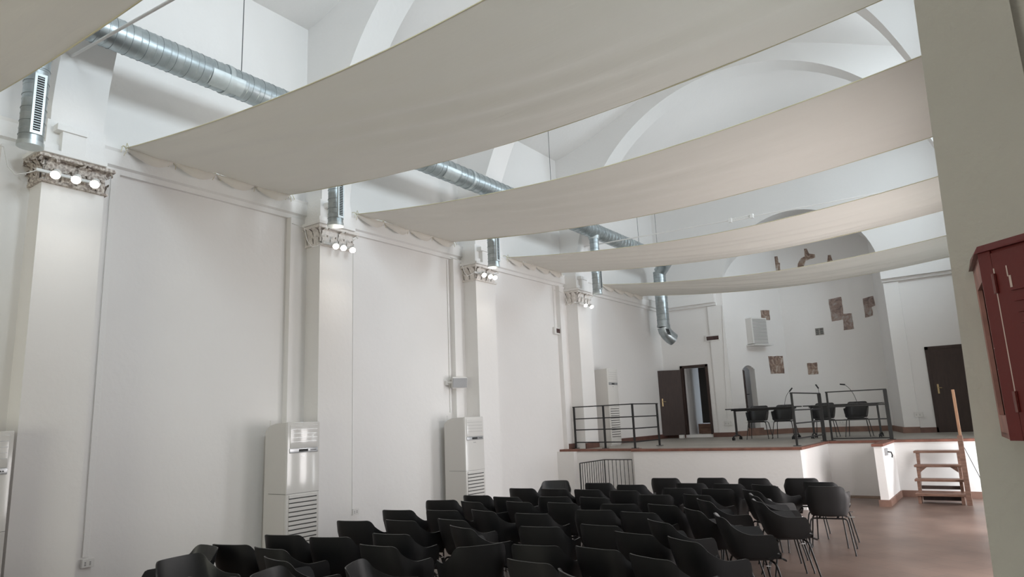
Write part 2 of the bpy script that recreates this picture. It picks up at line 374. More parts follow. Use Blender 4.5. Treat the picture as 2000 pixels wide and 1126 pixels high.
def leaf(bm, base, out, h, wd, curl):
    """one curled acanthus leaf: base point, outward unit vector, height, width, curl"""
    side = Vector((-out.y, out.x, 0)); rows = []
    for k in range(7):
        t = k/6; zz = h*math.sin(t*PI*.62)/math.sin(PI*.5)*.98; o_ = .015+curl*t**2.2
        hw = wd*(.9-.25*t)*(1 if k < 6 else .45)
        rows.append([bm.verts.new(base+out*(o_+.018*(1-abs(j)/2))+side*(j/2*hw*(1+.14*((k+abs(j)) % 2)))+Vector((0, 0, zz-(.02 if abs(j) == 2 else 0)))) for j in range(-2, 3)])
    for k in range(6):
        for j in range(4): bm.faces.new((rows[k][j], rows[k][j+1], rows[k+1][j+1], rows[k+1][j]))
def pilaster(i, a, b, broken=False, side=1, xw=XL):
    s = side; X1 = xw+s*(.40 if s > 0 else .24); X0 = xw
    bm = NB()
    box(bm, min(X0, X0+s*.10), max(X0, X0+s*.10), a-.28, b+.28, 0, 4.72)           # flat strips either side
    box(bm, min(X0, X1), max(X0, X1), a, b, 0, 4.36)
    p = struct('pilaster_%d' % i, bm, 'plaster')
    bm = NB()
    for (g, z0, z1) in ((.03, 4.30, 4.335), (.0, 4.335, 4.57), (.07, 4.555, 4.60)):
        box(bm, min(X0, X1+s*g), max(X0, X1+s*g), a-g, b+g, z0, z1, .006)
    mm = 'broken' if broken else 'stucco'
    outs = []
    for k in range(4):
        yy = a+(b-a)*(k+.5)/4; outs.append((Vector((X1, yy, 0)), Vector((s, 0, 0))))
    for k in range(3):
        xx = X0+(X1-X0)*(k+.5)/3; outs.append((Vector((xx, a, 0)), Vector((0, -1, 0)))); outs.append((Vector((xx, b, 0)), Vector((0, 1, 0))))
    for bp_, o_ in outs: leaf(bm, bp_+Vector((0, 0, 4.335)), o_, .12, .062, .045)
    for bp_, o_ in outs[::2]: leaf(bm, bp_+Vector((0, 0, 4.43)), o_, .13, .07, .08)
    for yy, dy in ((a, -1), (b, 1)):                                                    # corner volutes
        c = Vector((X1, yy, 4.52)); dgl = Vector((s, dy, 0)).normalized()
        pts = [c+dgl*(.02+.055*math.cos(t*.55)*(1-t/16))+Vector((0, 0, .055*math.sin(t*.55)*(1-t/16))) for t in range(13)]
        tube(bm, pts, [.014*(1-t/22) for t in range(13)], 6)
    if broken:
        for v in bm.verts:
            n_ = noise.noise(v.co*31)*.02; v.co += Vector((n_*s, n_*.8, n_))
    link('capital', bm, mm, p)
    bm = NB()                                                                          # entablature block and step
    box(bm, min(X0, X1+s*.10), max(X0, X1+s*.10), a-.09, b-.03, 4.602, 4.645, .005)
    box(bm, min(X0, X1+s*.03), max(X0, X1+s*.03), a-.04, b-.0, 4.645, 4.73); box(bm, min(X0, X1-s*.0), max(X0, X1-s*.0), a, b-.03, 4.73, 5.0)
    link('entablature', bm, 'trim', p)
    if s > 0:
        bm = NB(); box(bm, X0, X1+.085, a+.12, b-.25, 4.645, 4.87, .004); box(bm, X0, X1+.105, a+.06, b-.25, 4.87, 4.94, .004)
        link('arch_footing', bm, 'trim', p)
    return p
for i, (a, b) in enumerate(PIL[0:]): pilaster(i+1, a, b, broken=(i == 1))
for i, (a, b) in enumerate(PIL[2:]): pilaster(i+6, a, b, side=-1, xw=XR)

# ------------------------------------------------------------------ stage
YS, YSL, YSR = 12.80, 13.02, 15.15
bm = NB()
outline = [(XL, YSL), (-6.25, YSL), (-6.25, YS), (-3.05, YS), (-3.05, YSR-.1), (-2.02, YSR-.1), (-2.02, 13.62), (-1.89, 13.62), (-1.89, YSR), (XR, YSR), (XR, YB), (ACX+AHW, YB), (-2.5, 21.0), (-5.1, 21.0), (ACX-AHW, YB), (XL, YB)]
prism(bm, outline, 'z', 0, ZS-.035); struct('stage_platform', bm, 'plaster')
bm = NB(); o2 = [(XL, YSL+.2), (-6.2, YSL+.2), (-6.2, YS+.2), (-3.1, YS+.2), (-3.1, YSR+.05), (-1.8, YSR+.2), (XR, YSR+.2), (XR, YB), (ACX+AHW, YB), (-2.5, 21.0), (-5.1, 21.0), (ACX-AHW, YB), (XL, YB)]
prism(bm, o2, 'z', ZS-.035, ZS); struct('stage_floor', bm, 'deck')
bm = NB(); e = .035
for (x0, x1, y0, y1) in ((XL, -6.25, YSL-e, YSL+.2), (-6.28, -3.05+e, YS-e, YS+.2), (-3.1, -3.05+e, YS+.2, YSR-.1), (-3.1, -2.02, YSR-.1-e, YSR+.08), (-2.05, -1.86, 13.58, YSR-.1), (-2.02, XR, YSR-e, YSR+.2)):
    box(bm, x0, x1, y0, y1, ZS-.034, ZS+.012, .008)
struct('stage_edge', bm, 'brick')
bm = NB(); box(bm, XL, -7.68, 12.88, YSL, 0, ZS-.034); struct('wall_end', bm, 'plaster')
# skirtings
bm = NB(); box(bm, XL+.0, XL+.03, YSL+.2, 13.17+.0+.0, ZS, ZS+.1) if False else None
box(bm, XL+.10, XL+.125, YSL+.2, 13.45, ZS, ZS+.12); box(bm, XL+.39, XL+.42, 13.45, 14.05, ZS, ZS+.12); box(bm, XL, XL+.02, 14.33, YB, ZS, ZS+.12)
box(bm, XL, LD[0]-.05, YB-.02, YB, ZS, ZS+.12); box(bm, LD[1]+.07, ACX-AHW, YB-.06, YB, ZS, ZS+.12)
box(bm, ACX+AHW+.33, RD[0]-.03, YB-.03, YB, ZS, ZS+.12)
struct('baseboard_back', bm, 'skirt')
bm = NB()
owall(bm, (ob(.0)[0]+ON.x*.03, ob(.0)[1]+ON.y*.03), (ob(s0)[0]+ON.x*.03, ob(s0)[1]+ON.y*.03), ZS, ZS+.14, .03)
owall(bm, (ob(s1)[0]+ON.x*.03, ob(s1)[1]+ON.y*.03), (ob(OLEN)[0]+ON.x*.03, ob(OLEN)[1]+ON.y*.03), ZS, ZS+.14, .03)
owall(bm, (ob(s0-.03)[0]+ON.x*.06, ob(s0-.03)[1]+ON.y*.06), (ob(s1+.06)[0]+ON.x*.06, ob(s1+.06)[1]+ON.y*.06), ZS, dz0+.02, .06)
box(bm, -5.08, -2.55, 20.97, 21.0, ZS, ZS+.14); owall(bm, (-2.59, 20.97), (ACX+AHW-.03, YB-.02), ZS, ZS+.14, .03)
box(bm, ACX+AHW-.03, ACX+AHW+.33, YB-.07, YB-.03, ZS, ZS+.14)
struct('baseboard_apse', bm, 'skirt2')
bm = NB(); box(bm, -1.89, -1.86, 13.60, YSR, 0, .11); box(bm, -1.86, XR, YSR-.03, YSR, 0, .12); box(bm, -2.05, -1.86, 13.585, 13.62, 0, .11); struct('baseboard_stage', bm, 'skirt2')
bm = NB(); box(bm, -3.05, -2.02, 14.72, YSR-.1, 0, .012); struct('trim_5', bm, mat('brown_threshold_stone', (.26, .17, .12), .7, var=.5, vscale=5, stretch=(1, 3, 1)))

# ------------------------------------------------------------------ sails
SAILS = [(-.2, 2.08, 'nearest white cloth sail overhead, filling the top left corner of the picture'),
         (3.54, 5.80, 'second white cloth sail from the camera, the widest one, above the nearest chairs'),
         (7.08, 9.42, 'third white cloth sail, hung across the middle of the hall between two ducts'),
         (11.16, 13.24, 'fourth white cloth sail, hung just in front of the stage'),
         (15.27, 17.58, 'farthest white cloth sail, hung over the stage before the apse')]
def sagz(x):
    if x < -3.6: return 4.70+.34*((-3.6-x)/4.4)**1.75
    return 4.70+.26*((x+3.6)/3.8)**1.9
for si, (y0, y1, lab) in enumerate(SAILS):
    X0, X1 = XL+.12, XR-.10
    root = thing('cloth_sail', lab, 'sail', ((X0+X1)/2, (y0+y1)/2, 4.7), 0, 'white cloth sails under the vault')
    ox, oy = (X0+X1)/2, (y0+y1)/2
    NU, NV = 110, 36; bm = NB(); g = []
    for i in range(NU+1):
        u = i/NU; row = []
        for j in range(NV+1):
            v = j/NV
            sc = abs(math.sin(v*PI*4)); edge_l = math.exp(-u*26); edge_r = math.exp(-(1-u)*26)
            x = X0+(X1-X0)*u + .10*sc*edge_l - .10*sc*edge_r
            y = y0+(y1-y0)*v
            pinch = .05*math.sin(PI*u)                                   # hems bow slightly inwards
            y += (oy-y)*pinch*.6
            z = sagz(x) - .045*sc*(edge_l+edge_r)
            bil = math.sin(PI*v)*math.sin(PI*min(1, u*1.0))
            z -= .06*bil
            # long pull folds from the corners
            q = u-(.10+.75*v); z += .026*math.exp(-(q*3.2)**2)*math.sin(24*(v*1.5-u*.75)+2.5*noise.noise(Vector((x*.3, y*.6, si))))*math.sin(PI*v)
            z += .034*(noise.noise(Vector((x*.30+si*9+y*.25, y*2.2, si))))*max(0, math.sin(PI*v))**.5
            z += .05*noise.noise(Vector((x*.9+si*5+y*.5, y*5.5, 3)))*math.sin(PI*v)*max(edge_r, .55*math.exp(-(1-u)*5), .35*math.exp(-u*6))
            z += .012*noise.noise(Vector((x*.8, y*10, si)))*(1-math.sin(PI*v)*.7)
            row.append(bm.verts.new((x-ox, y-oy, z-4.7)))
        g.append(row)
    for i in range(NU):
        for j in range(NV): bm.faces.new((g[i][j], g[i+1][j], g[i+1][j+1], g[i][j+1]))
    sh = link('sail_sheet', bm, 'cloth', root, smooth=180)
    for yy in (y0, y1):
        bm = NB(); pts = []
        for i in range(61):
            u = i/60; x = X0+(X1-X0)*u; y = yy+(oy-yy)*.03*math.sin(PI*u); pts.append((x-ox, y-oy, sagz(x)-4.7))
        tube(bm, pts, .007, 6); link('hem_cord', bm, 'cord', root, smooth=60)
    # hanging pocket of cloth at each end, sagging between the ties
    for xe, s in ((X0, 1), (X1, -1)):
        bm = NB(); rows = []
        for j in range(41):
            v = j/40; sc = abs(math.sin(v*PI*4)); y = y0+(y1-y0)*v; zt = sagz(xe)-.045*sc
            rows.append([bm.verts.new((xe+s*(.10*sc+.03*math.sin(PI*k/5))-ox, y-oy, zt-4.7-(.03+.10*sc)*k/5)) for k in range(6)])
        for j in range(40):
            for k in range(5): bm.faces.new((rows[j][k], rows[j+1][k], rows[j+1][k+1], rows[j][k+1]))
        link('end_pocket', bm, 'cloth', root, smooth=180)
    for j in range(5):                                                   # knotted ties on the wall side
        v = j/4; y = y0+(y1-y0)*v; bm = NB(); zt = sagz(X0)
        tube(bm, [(X0-ox, y-oy, zt-4.7), (X0-.05-ox, y-oy-.01, zt-4.66), (X0-.115-ox, y-oy, zt-4.65)], .006, 5)
        for a in range(4):
            an = a*1.6+j; tube(bm, [(X0-.02-ox, y-oy, zt-4.69), (X0-.02+.03-ox, y-oy+.045*math.sin(an), zt-4.69+.05*math.cos(an)), (X0+.03-ox, y-oy+.08*math.sin(an+.4), zt-4.78+.03*math.cos(an))], .005, 4)
        link('tie_cord', bm, 'cord', root)
# iron tie rods painted white
for (yy, z0, z1, lab) in ((2.75, 5.745, 4.97, 'thin white iron tie rod crossing the hall at upper left, in front of the duct'), (13.75, 5.68, 5.52, 'thin white iron tie rod with a turnbuckle, crossing above the stage end')):
    bm = NB(); rr = .015 if yy < 5 else .012
    xa = -7.79 if yy < 5 else -7.74; tube(bm, [(xa, yy, z0), ((xa+XR-.38)/2, yy, (z0+z1)/2), (XR-.38, yy, z1)], rr, 8)
    r = tag(link('tie_rod', bm, 'trim', smooth=60), lab, 'tie rod')
    if yy > 5:
        bm = NB(); xx = -3.9; zz = z0+(z1-z0)*(xx-XL)/(XR-XL)
        for d in (-.04, .04): tube(bm, [(xx-.22, yy, zz+d*.6), (xx+.22, yy, zz+d*.6)], .011, 6)
        for d in (-.22, .22): box(bm, xx+d-.035, xx+d+.035, yy-.03, yy+.03, zz-.045, zz+.045, .008)
        link('turnbuckle', bm, 'trim', r)

# ------------------------------------------------------------------ ducts
def ridged(bm, pts, r, step=.145, n=32, amp=.004):
    """spiral-seam duct: rings of radius r with a small raised seam every step"""
    P_ = [Vector(p) for p in pts]; out = []; rad = []
    for i in range(len(P_)-1):
        L_ = (P_[i+1]-P_[i]).length; k = max(1, int(L_/step)); d = (P_[i+1]-P_[i])/L_
        for q in range(k):
            s = q*L_/k
            for o_, ra in ((.0, r), (.004, r+amp), (.012, r+amp), (.016, r)):
                out.append(P_[i]+d*(s+o_)); rad.append(ra)
    out.append(P_[-1]); rad.append(r)
    tube(bm, out, rad, n)
DX, DZ, DR = -7.15, 5.915, .172
main = thing('ventilation_duct', 'long round galvanised duct along the left wall with short slotted outlet ducts hanging down', 'duct', (DX, 0, DZ))
bm = NB(); ridged(bm, [(0, -3.9, 0), (0, 17.65, 0)], DR, .16); link('duct_run', bm, 'galv', main, smooth=20)
for y in (-1.6, 1.4, 4.25, 7.6, 8.9, 12.0, 15.2):
    bm = NB(); tube(bm, [(0, y-.03, 0), (0, y-.028, 0), (0, y+.028, 0), (0, y+.03, 0)], [DR, DR+.012, DR+.012, DR], 28); link('joint_collar', bm, 'galv2', main, smooth=50)
for y, ln in ((4.0, .42), (8.15, .34)):                                  # riveted patch plates
    bm = NB(); rows = []
    for k in range(9):
        a = math.radians(-75+k*9); rows.append([bm.verts.new((math.cos(a)*(DR+.007), y+t*ln, math.sin(a)*(DR+.007))) for t in (0, 1)])
    for k in range(8): bm.faces.new((rows[k][0], rows[k+1][0], rows[k+1][1], rows[k][1]))
    link('patch_plate', bm, 'galv2', main, smooth=80)
for y in (1.0, 4.46, 8.0, 11.68, 15.87, 17.05):                               # hanging wires
    bm = NB(); x = 0; zt = zceil(DX)-DZ; tube(bm, [(x, y, DR), (x, y, zt)], .006, 5)
    link('hanger_wire', bm, mat('steel_wire', (.15, .16, .16), .4, .6) if 'wire' not in M else M['wire'], main)
# elbow and drop at the far end
bm = NB()
pts = [(0, 17.6, 0)]+[(-.0-.40*(k/6), 17.65+.33*math.sin(k/6*PI/2), -.22*(1-math.cos(k/6*PI/2))) for k in range(1, 7)]
tube(bm, pts, [DR+.004]*7, 24); link('elbow', bm, 'galv', main, smooth=50)
bm = NB(); ridged(bm, [(-.40, 17.98, -.20), (-.40, 17.98, -1.75)], .172, .17); link('down_duct', bm, 'galv', main, smooth=20)
bm = NB()
tube(bm, [(-.40, 17.98, -1.73), (-.40, 17.98, -1.76), (-.40, 17.98, -1.79)], .184, 24)
tube(bm, [(-.40, 17.98, -1.79), (-.385, 18.0, -1.90), (-.34, 18.05, -2.00), (-.28, 18.13, -2.09), (-.23, 18.20, -2.14)], [.178, .18, .18, .182, .18], 24)
link('outlet_elbow', bm, 'galv', main, smooth=40)
bm = NB()
for k in range(6): tube(bm, [(-.30+.01*k, 17.845, -1.86-.03*k), (-.22+.01*k, 17.90, -1.88-.03*k)], .012, 5)
link('dark_opening', bm, 'dark', main)
# diffuser drops
def seams(p0, p1, r, step, parent):
    p0, p1 = Vector(p0), Vector(p1); L_ = (p1-p0).length; d = (p1-p0)/L_; bm = NB(); k = step*.7
    while k < L_-.03:
        c = p0+d*k; tube(bm, [c-d*.0035, c, c+d*.0035], [r-.001, r+.0055, r-.001], 28, cap=False); k += step
    return link('spiral_seam', bm, 'seam', parent, smooth=60)
seams((0, -3.9, 0), (0, 17.65, 0), DR, .16, main); seams((-.40, 17.98, -.20), (-.40, 17.98, -1.75), .172, .16, main)
DROP = [(2.31, 'vertical galvanised duct with slotted outlet, nearest the camera at upper left'), (5.96, 'vertical galvanised duct with slotted outlet, above the second set of spotlights'),
        (9.56, 'vertical galvanised duct with slotted outlet, above the third set of spotlights'), (13.43, 'vertical galvanised duct with slotted outlet, the farthest one, beside the fourth pilaster')]
r_ = .103; z1 = -(DZ-4.44)
for y, lab in DROP:
    bm = NB(); ridged(bm, [(0, y, z1), (0, y, -DR+.035)], r_, .135, 24, .003); d0 = link('outlet_duct', bm, 'galv', main, smooth=20); d0['label'] = lab
    seams((0, y, z1), (0, y, -DR+.03), r_, .135, d0)
    bm = NB(); tube(bm, [(0, y, z1-.012), (0, y, z1+.03)], r_+.008, 24); link('end_cap', bm, 'galv2', d0, smooth=50)
    bm = NB(); box(bm, r_-.025, r_+.012, y-.052, y+.052, z1+.09, z1+.70, .003); link('grille_frame', bm, 'galv2', d0)
    bm = NB(); box(bm, r_+.008, r_+.0135, y-.030, y+.030, z1+.12, z1+.67); link('grille_slot', bm, 'dark', d0)
    bm = NB()
    for k in range(22): box(bm, r_+.010, r_+.018, y-.030, y+.030, z1+.135+k*.0245, z1+.140+k*.0245)
    link('louvres', bm, 'galv2', d0)
    bm = NB(); tube(bm, [(0, y, -DR-.03), (0, y, -DR+.05)], [r_+.012, r_+.03], 24); link('saddle', bm, 'galv2', d0, smooth=50)

# ------------------------------------------------------------------ spotlights
def spotrail(i, ys, x, z, label, lamps):
    root = thing('spotlight_bar', label, 'light', (x, ys[0], z), 0, 'spotlight bars on the capitals')
    bm = NB(); box(bm, -.13, -.10, -.14, ys[-1]-ys[0]+.1, .025, .055, .004); link('rail', bm, 'white', root)
    bm = NB(); tube(bm, [(-.12, -.12, .04), (-.14, -.22, -.02), (-.15, -.30, -.05), (-.17, -.36, .02), (-.2, -.40, .22), (-.45, -.42, .33)], .006, 6); link('cable', bm, 'white', root, smooth=60)
    for k, y in enumerate(ys):
        yy = y-ys[0]; c = Vector((0, yy, 0))
        dr = (Vector((0, 0, EYE))-Vector((x, y, z))); dr = (Vector((.62, -.42, -.66)) if lamps[k] else Vector((.3, .9, -.2))).normalized()
        bm = NB(); tube(bm, [(-.11, yy, .03), (-.06, yy, .02), (-.05, yy, 0)], .010, 6)
        tube(bm, [c-dr*.075, c-dr*.05, c-dr*.01, c+dr*.03], [.022, .036, .042, .046], 16, cap=True); h = link('lamp_head', bm, 'white', root, smooth=50)
        bm = NB(); tube(bm, [c+dr*.031, c+dr*.036], .041, 16); link('bulb', bm, 'glow' if lamps[k] else 'white', h, smooth=50)
        if lamps[k]:
            l = bpy.data.lights.new('spot', 'SPOT'); l.energy = 9; l.spot_size = math.radians(95); l.spot_blend = .8; l.color = (1, .92, .8); l.shadow_soft_size = .05
            lo = bpy.data.objects.new('spot', l); COL.objects.link(lo); lo.parent = h; lo.location = c+dr*.05
            aim = Vector((.22, .12*(k-1), -1)); lo.rotation_euler = aim.to_track_quat('-Z', 'Y').to_euler()
spotrail(0, [2.67, 2.86, 3.04], -7.50, 4.35, 'three lit white spotlights on a bar under the broken capital at far left', (1, 1, 1))
spotrail(1, [6.26, 6.40, 6.57], -7.50, 4.28, 'three lit white spotlights on a bar under the second leafy capital', (1, 1, 1))
spotrail(2, [9.71, 9.90, 10.04], -7.50, 4.38, 'three lit white spotlights on a bar under the third capital', (1, 1, 1))
spotrail(3, [13.30, 13.46, 13.74], -7.50, 4.24, 'farthest spotlight bar, two lamps lit and one turned away', (0, 1, 1))

# ------------------------------------------------------------------ air conditioners
def make_ac():
    r = thing('air_conditioner', '', 'air conditioner', (0, 0, 0), 0, 'floor standing air conditioners along the left wall')
    W, D, H = .50, .47, 1.80                                             # width along y, depth along x, height
    bm = NB(); pr = [(0, 0), (D-.03, 0), (D-.03, H), (D*.45, H-.005), (D*.2, H-.03), (.03, H-.075), (0, H-.10)]
    A = [bm.verts.new((x, 0, z)) for x, z in pr]; B = [bm.verts.new((x, W, z)) for x, z in pr]
    bm.faces.new(A); bm.faces.new(B[::-1])
    for k in range(len(pr)): bm.faces.new((A[k], B[k], B[(k+1) % len(pr)], A[(k+1) % len(pr)]))
    link('body', bm, 'acm', r)
    bm = NB(); box(bm, D-.05, D, -.004, W+.004, .03, H+.004, .014); link('front_panel', bm, 'ac', r, smooth=40)
    bm = NB(); box(bm, D-.004, D+.008, .035, W-.035, H-.325, H-.035, .006); up = link('outlet_flap', bm, 'ac', r, smooth=40)
    bm = NB()
    for k in range(4): box(bm, D+.007, D+.011, .045, W-.045, H-.09-k*.052, H-.087-k*.052)
    link('flap_line', bm, 'acg', up)
    bm = NB(); box(bm, D-.002, D+.010, .03, W-.03, H-.385, H-.327, .004); cs = link('control_strip', bm, 'acg', r, smooth=40)
    bm = NB(); box(bm, D+.009, D+.013, W*.34, W*.62, H-.373, H-.341, .001); link('display', bm, 'dark', cs)
    bm = NB()
    for k in range(5): box(bm, D+.009, D+.013, W*.70+k*.02, W*.70+k*.02+.012, H-.361, H-.351)
    link('button', bm, 'dark', cs)
    bm = NB(); box(bm, D-.001, D+.002, W*.42, W*.56, H-.43, H-.422); link('badge', bm, 'acg', r)
    bm = NB(); box(bm, D-.002, D+.0015, -.001, W+.001, H-.888, H-.885); box(bm, .1, D-.01, -.0055, -.001, H-.888, H-.885); link('seam', bm, 'dark', r)
    bm = NB()
    for k in range(13):
        z = .20+k*.054; box(bm, D-.004, D+.004, .035, W-.035, z, z+.010)
    g = link('grille_slots', bm, 'dark', r)
    bm = NB()
    for k in range(13):
        z = .212+k*.054; box(bm, D-.004, D+.012, .032, W-.032, z, z+.039, .004)
    link('grille_fins', bm, 'ac', g)
    bm = NB(); tube(bm, [(.03, .05, H-.08), (.03, .05, H+.04)], .008, 6); link('pipe_stub', bm, 'white', r)
    return r
ac = make_ac()
ACs = [(2.03, 0, 'white floor standing air conditioner cut off at the left edge of the picture'), (5.52, 0, 'white floor standing air conditioner beside the second pilaster, with glossy reflections'),
       (9.06, 0, 'white floor standing air conditioner beside the third pilaster, behind the chairs'), (14.52, ZS, 'white floor standing air conditioner on the stage behind the railing')]
for k, (y, z, lab) in enumerate(ACs):
    a = ac if k == 0 else copy_tree(ac)
    a.location = (XL+.125 if k < 3 else XL+.02, y, z); a['label'] = lab

# ------------------------------------------------------------------ small wall things
def conduit(pts, r, lab):
    bm = NB(); tube(bm, pts, r, 6); return tag(link('cable_conduit', bm, 'trim', smooth=50), lab, 'conduit')
def trunk(y0, y1, x0, x1, z0, z1, lab):
    bm = NB(); box(bm, x0, x1, y0, y1, z0, z1, .003); return tag(link('cable_trunking', bm, 'trim'), lab, 'trunking')
trunk(3.40, 3.46, XL+.10, XL+.118, .5, 4.70, 'white vertical cable trunking right of the first pilaster, ending at a socket')
trunk(7.01, 7.03, XL+.10, XL+.118, .5, 4.70, 'thin white vertical cable cover right of the second pilaster')
trunk(9.36, 9.39, XL+.002, XL+.02, 1.9, 4.70, 'thin vertical cable cover left of the third pilaster, above the speaker')
conduit([(XL+.012, 13.05, 3.75), (XL+.012, 13.05, 4.72)], .007, 'thin vertical wire running up from the emergency light on the left wall')
def outlet(p, face, lab, w=.12, h=.085):
    r = thing('wall_socket', lab, 'socket', p, face, 'white wall sockets')
    bm = NB(); box(bm, 0, .045, -w/2, w/2, -h/2, h/2, .006); link('socket_box', bm, 'white', r)
    bm = NB()
    for k in range(2):
        for q in range(3): box(bm, .044, .047, -w*.32+k*w*.4, -w*.32+k*w*.4+.014, -.02+q*.014, -.015+q*.014)
    link('socket_holes', bm, 'dark', r)
outlet((XL+.10, 3.45, .44), 0, 'white double wall socket low on the wall at bottom left')
outlet((XL+.10, 7.06, .50), 0, 'small white wall socket below the cable right of the second pilaster')
for (x, y, lab) in ((1422, 826, 'white wall socket left of the stage tables, by the apse edge'), (1795, 809, 'white wall socket below the cable left of the closed dark door'), (1645, 824, 'small white wall socket low in the apse, seen between the stage chairs')):
    p = ony(x, y, YB-.04 if x != 1645 else 21.0); outlet((p.x, p.y, p.z), -PI/2, lab, .18, .12)
p = ony(1754, 569, YB-.04); q = ony(1793, 803, YB-.04)
conduit([(p.x, YB-.012, 4.70), (q.x-.02, YB-.012, q.z)], .009, 'thin cable running down the back wall to a socket, left of the closed door')
conduit([(ony(1411, 590, YB).x, YB-.05, 4.68), (ony(1421, 820, YB).x, YB-.05, 1.48)], .008, 'thin cable running down the back wall strip right of the open door')
# emergency lights
for (p, rz, lab, w, h) in (((XL+.0, 13.14, 3.67), 0, 'emergency light with dark red face on the left wall before the fourth pilaster', .36, .16), (tuple(ony(1393, 660, YB)), -PI/2, 'emergency light with shiny dark face on the back wall above the open door', .42, .17)):
    r = thing('emergency_light', lab, 'emergency light', p, rz)
    bm = NB(); box(bm, 0, .06, -w/2, w/2, -h/2, h/2, .012); link('casing', bm, 'white', r)
    bm = NB(); box(bm, .055, .064, -w/2+(.07 if rz == 0 else .035), w/2-.035, -h/2+.03, h/2-.03, .006); link('panel', bm, 'signred', r)
# loudspeaker
r = thing('wall_speaker', 'small white wedge loudspeaker on a bracket left of the third pilaster', 'speaker', (XL+.0, 9.28, 2.42), 0)
bm = NB(); box(bm, 0, .05, -.05, .05, -.04, .04, .006); tube(bm, [(.04, 0, 0), (.12, .06, 0)], .022, 8); link('bracket', bm, 'white', r)
mt = Matrix.Translation((.17, .14, 0)) @ Matrix.Rotation(math.radians(-28), 4, 'Z') @ Matrix.Rotation(math.radians(8), 4, 'Y')
bm = NB()
A = [(-.08, -.10), (.07, -.15), (.07, .15), (-.08, .10)]
lo_ = [bm.verts.new((x, y, -.10)) for x, y in A]; hi_ = [bm.verts.new((x, y, .10)) for x, y in A]
bm.faces.new(lo_[::-1]); bm.faces.new(hi_)
for k in range(4): bm.faces.new((lo_[k], lo_[(k+1) % 4], hi_[(k+1) % 4], hi_[k]))
bmesh.ops.bevel(bm, geom=list(bm.edges), offset=.012, segments=2, affect='EDGES')
for v in bm.verts: v.co = mt @ v.co
link('cabinet', bm, 'white', r)
bm = NB(); box(bm, .068, .078, -.135, .135, -.085, .085, .008, mt); link('speaker_grille', bm, 'speaker', r)
# socket on the stage pier
r = thing('pier_socket', 'small grey socket box with plug and drooping lead on the white stage pier', 'socket', (-1.89, 13.92, .90), 0)
bm = NB(); box(bm, 0, .04, -.07, .07, -.06, .06, .006); link('socket_box', bm, mat('grey_plastic', (.35, .36, .37), .5), r)
bm = NB(); tube(bm, [(.04, 0, 0), (.09, .03, -.01), (.10, .05, -.06), (.09, .06, -.1)], .012, 6); link('plug_lead', bm, 'dark', r)

# ------------------------------------------------------------------ apse fittings and fresco fragments
def z8(x, y): return (1440+x/5.118, 560+y/5.118)
def z5(x, y): return (1380+x/3.846, 420+y/3.846)
def frag(px, left, m, lab, group='fresco fragments in the apse'):
    pts = [(onob(*q) if left else ony(q[0], q[1], 21.0)) for q in px]
    nv = Vector((ON.x, ON.y, 0)) if left else Vector((0, -1, 0))
    # roughen the outline of the surviving plaster
    out = []
    for k in range(len(pts)):
        a, b = pts[k], pts[(k+1) % len(pts)]; n_ = 5
        for q in range(n_):
            p = a.lerp(b, q/n_); e_ = .012; out.append(p+Vector((e_*noise.noise(p*9), 0, e_*noise.noise(p*9+Vector((5, 1, 2))))))
    c = sum(out, Vector())/len(out)
    bm = NB(); slab(bm, [p-c for p in out], nv, .012)
    o = tag(link('fresco_fragment', bm, m), lab, 'fresco', group); o.location = c
    return o
frag([z8(*p) for p in ((232, 233), (318, 232), (325, 332), (242, 332))], True, 'fresco_red', 'small dark reddish square of old fresco above right of the white vent box')
frag([z8(*p) for p in ((308, 692), (452, 690), (470, 862), (335, 868))], True, 'fresco_red', 'brown square of old fresco with a pale spot, right of the narrow arched doorway')
frag([z8(*p) for p in ((697, 762), (795, 755), (812, 868), (712, 876))], False, 'fresco_red', 'brown square of old fresco low on the apse wall, above the second stage chair')
frag([z8(*p) for p in ((912, 125), (1040, 98), (1060, 268), (1142, 262), (1167, 418), (1067, 433), (1058, 325), (945, 345))], False, 'fresco_grey', 'large stepped fresco fragment of two joined grey and pink panels')
frag([z8(*p) for p in ((1253, 118), (1357, 88), (1378, 185), (1345, 200), (1358, 285), (1280, 306))], False, 'fresco_grey', 'irregular grey pink fresco fragment near the right side of the apse')
frag([z8(*p) for p in ((1543, 712), (1560, 710), (1600, 968), (1575, 968))], False, 'fresco_sand', 'narrow vertical strip of sandy fresco beside the right edge of the apse')
frag([z5(*p) for p in ((505, 310), (533, 307), (540, 355), (552, 360), (553, 430), (500, 430))], False, 'fresco_red', 'leftmost brown fresco fragment high in the apse vault between two sails')
frag([z5(*p) for p in ((733, 252), (752, 250), (770, 290), (812, 293), (817, 318), (745, 340), (725, 400), (685, 400), (685, 365), (710, 325), (738, 310))], False, 'fresco_red', 'hook shaped brown fresco fragment in the middle of the apse vault')
frag([z5(*p) for p in ((912, 300), (932, 300), (956, 365), (905, 365))], False, 'fresco_red', 'rightmost small brown fresco fragment high in the apse vault')
# small stone grille
q = [ony(*z8(*p), 21.0) for p in ((778, 413), (862, 408), (868, 478), (785, 483))]
cx_, cz_ = sum(p.x for p in q)/4, sum(p.z for p in q)/4; hw, hh = (q[1].x-q[0].x)/2, (q[0].z-q[3].z)/2
r = thing('wall_grille', 'small grey square ventilation grille in the middle of the apse wall', 'grille', (cx_, 21.0, cz_))
bm = NB(); box(bm, -hw, hw, -.02, 0, -hh, hh, .004); pl = link('grille_plate', bm, 'mortar', r)
bm = NB()
for sx in (-1, 1):
    for k in range(6): box(bm, sx*hw*.5-hw*.36, sx*hw*.5+hw*.36, -.026, -.019, -hh*.8+k*hh*.29, -hh*.8+k*hh*.29+hh*.13)
link('grille_slots', bm, 'dark', pl)
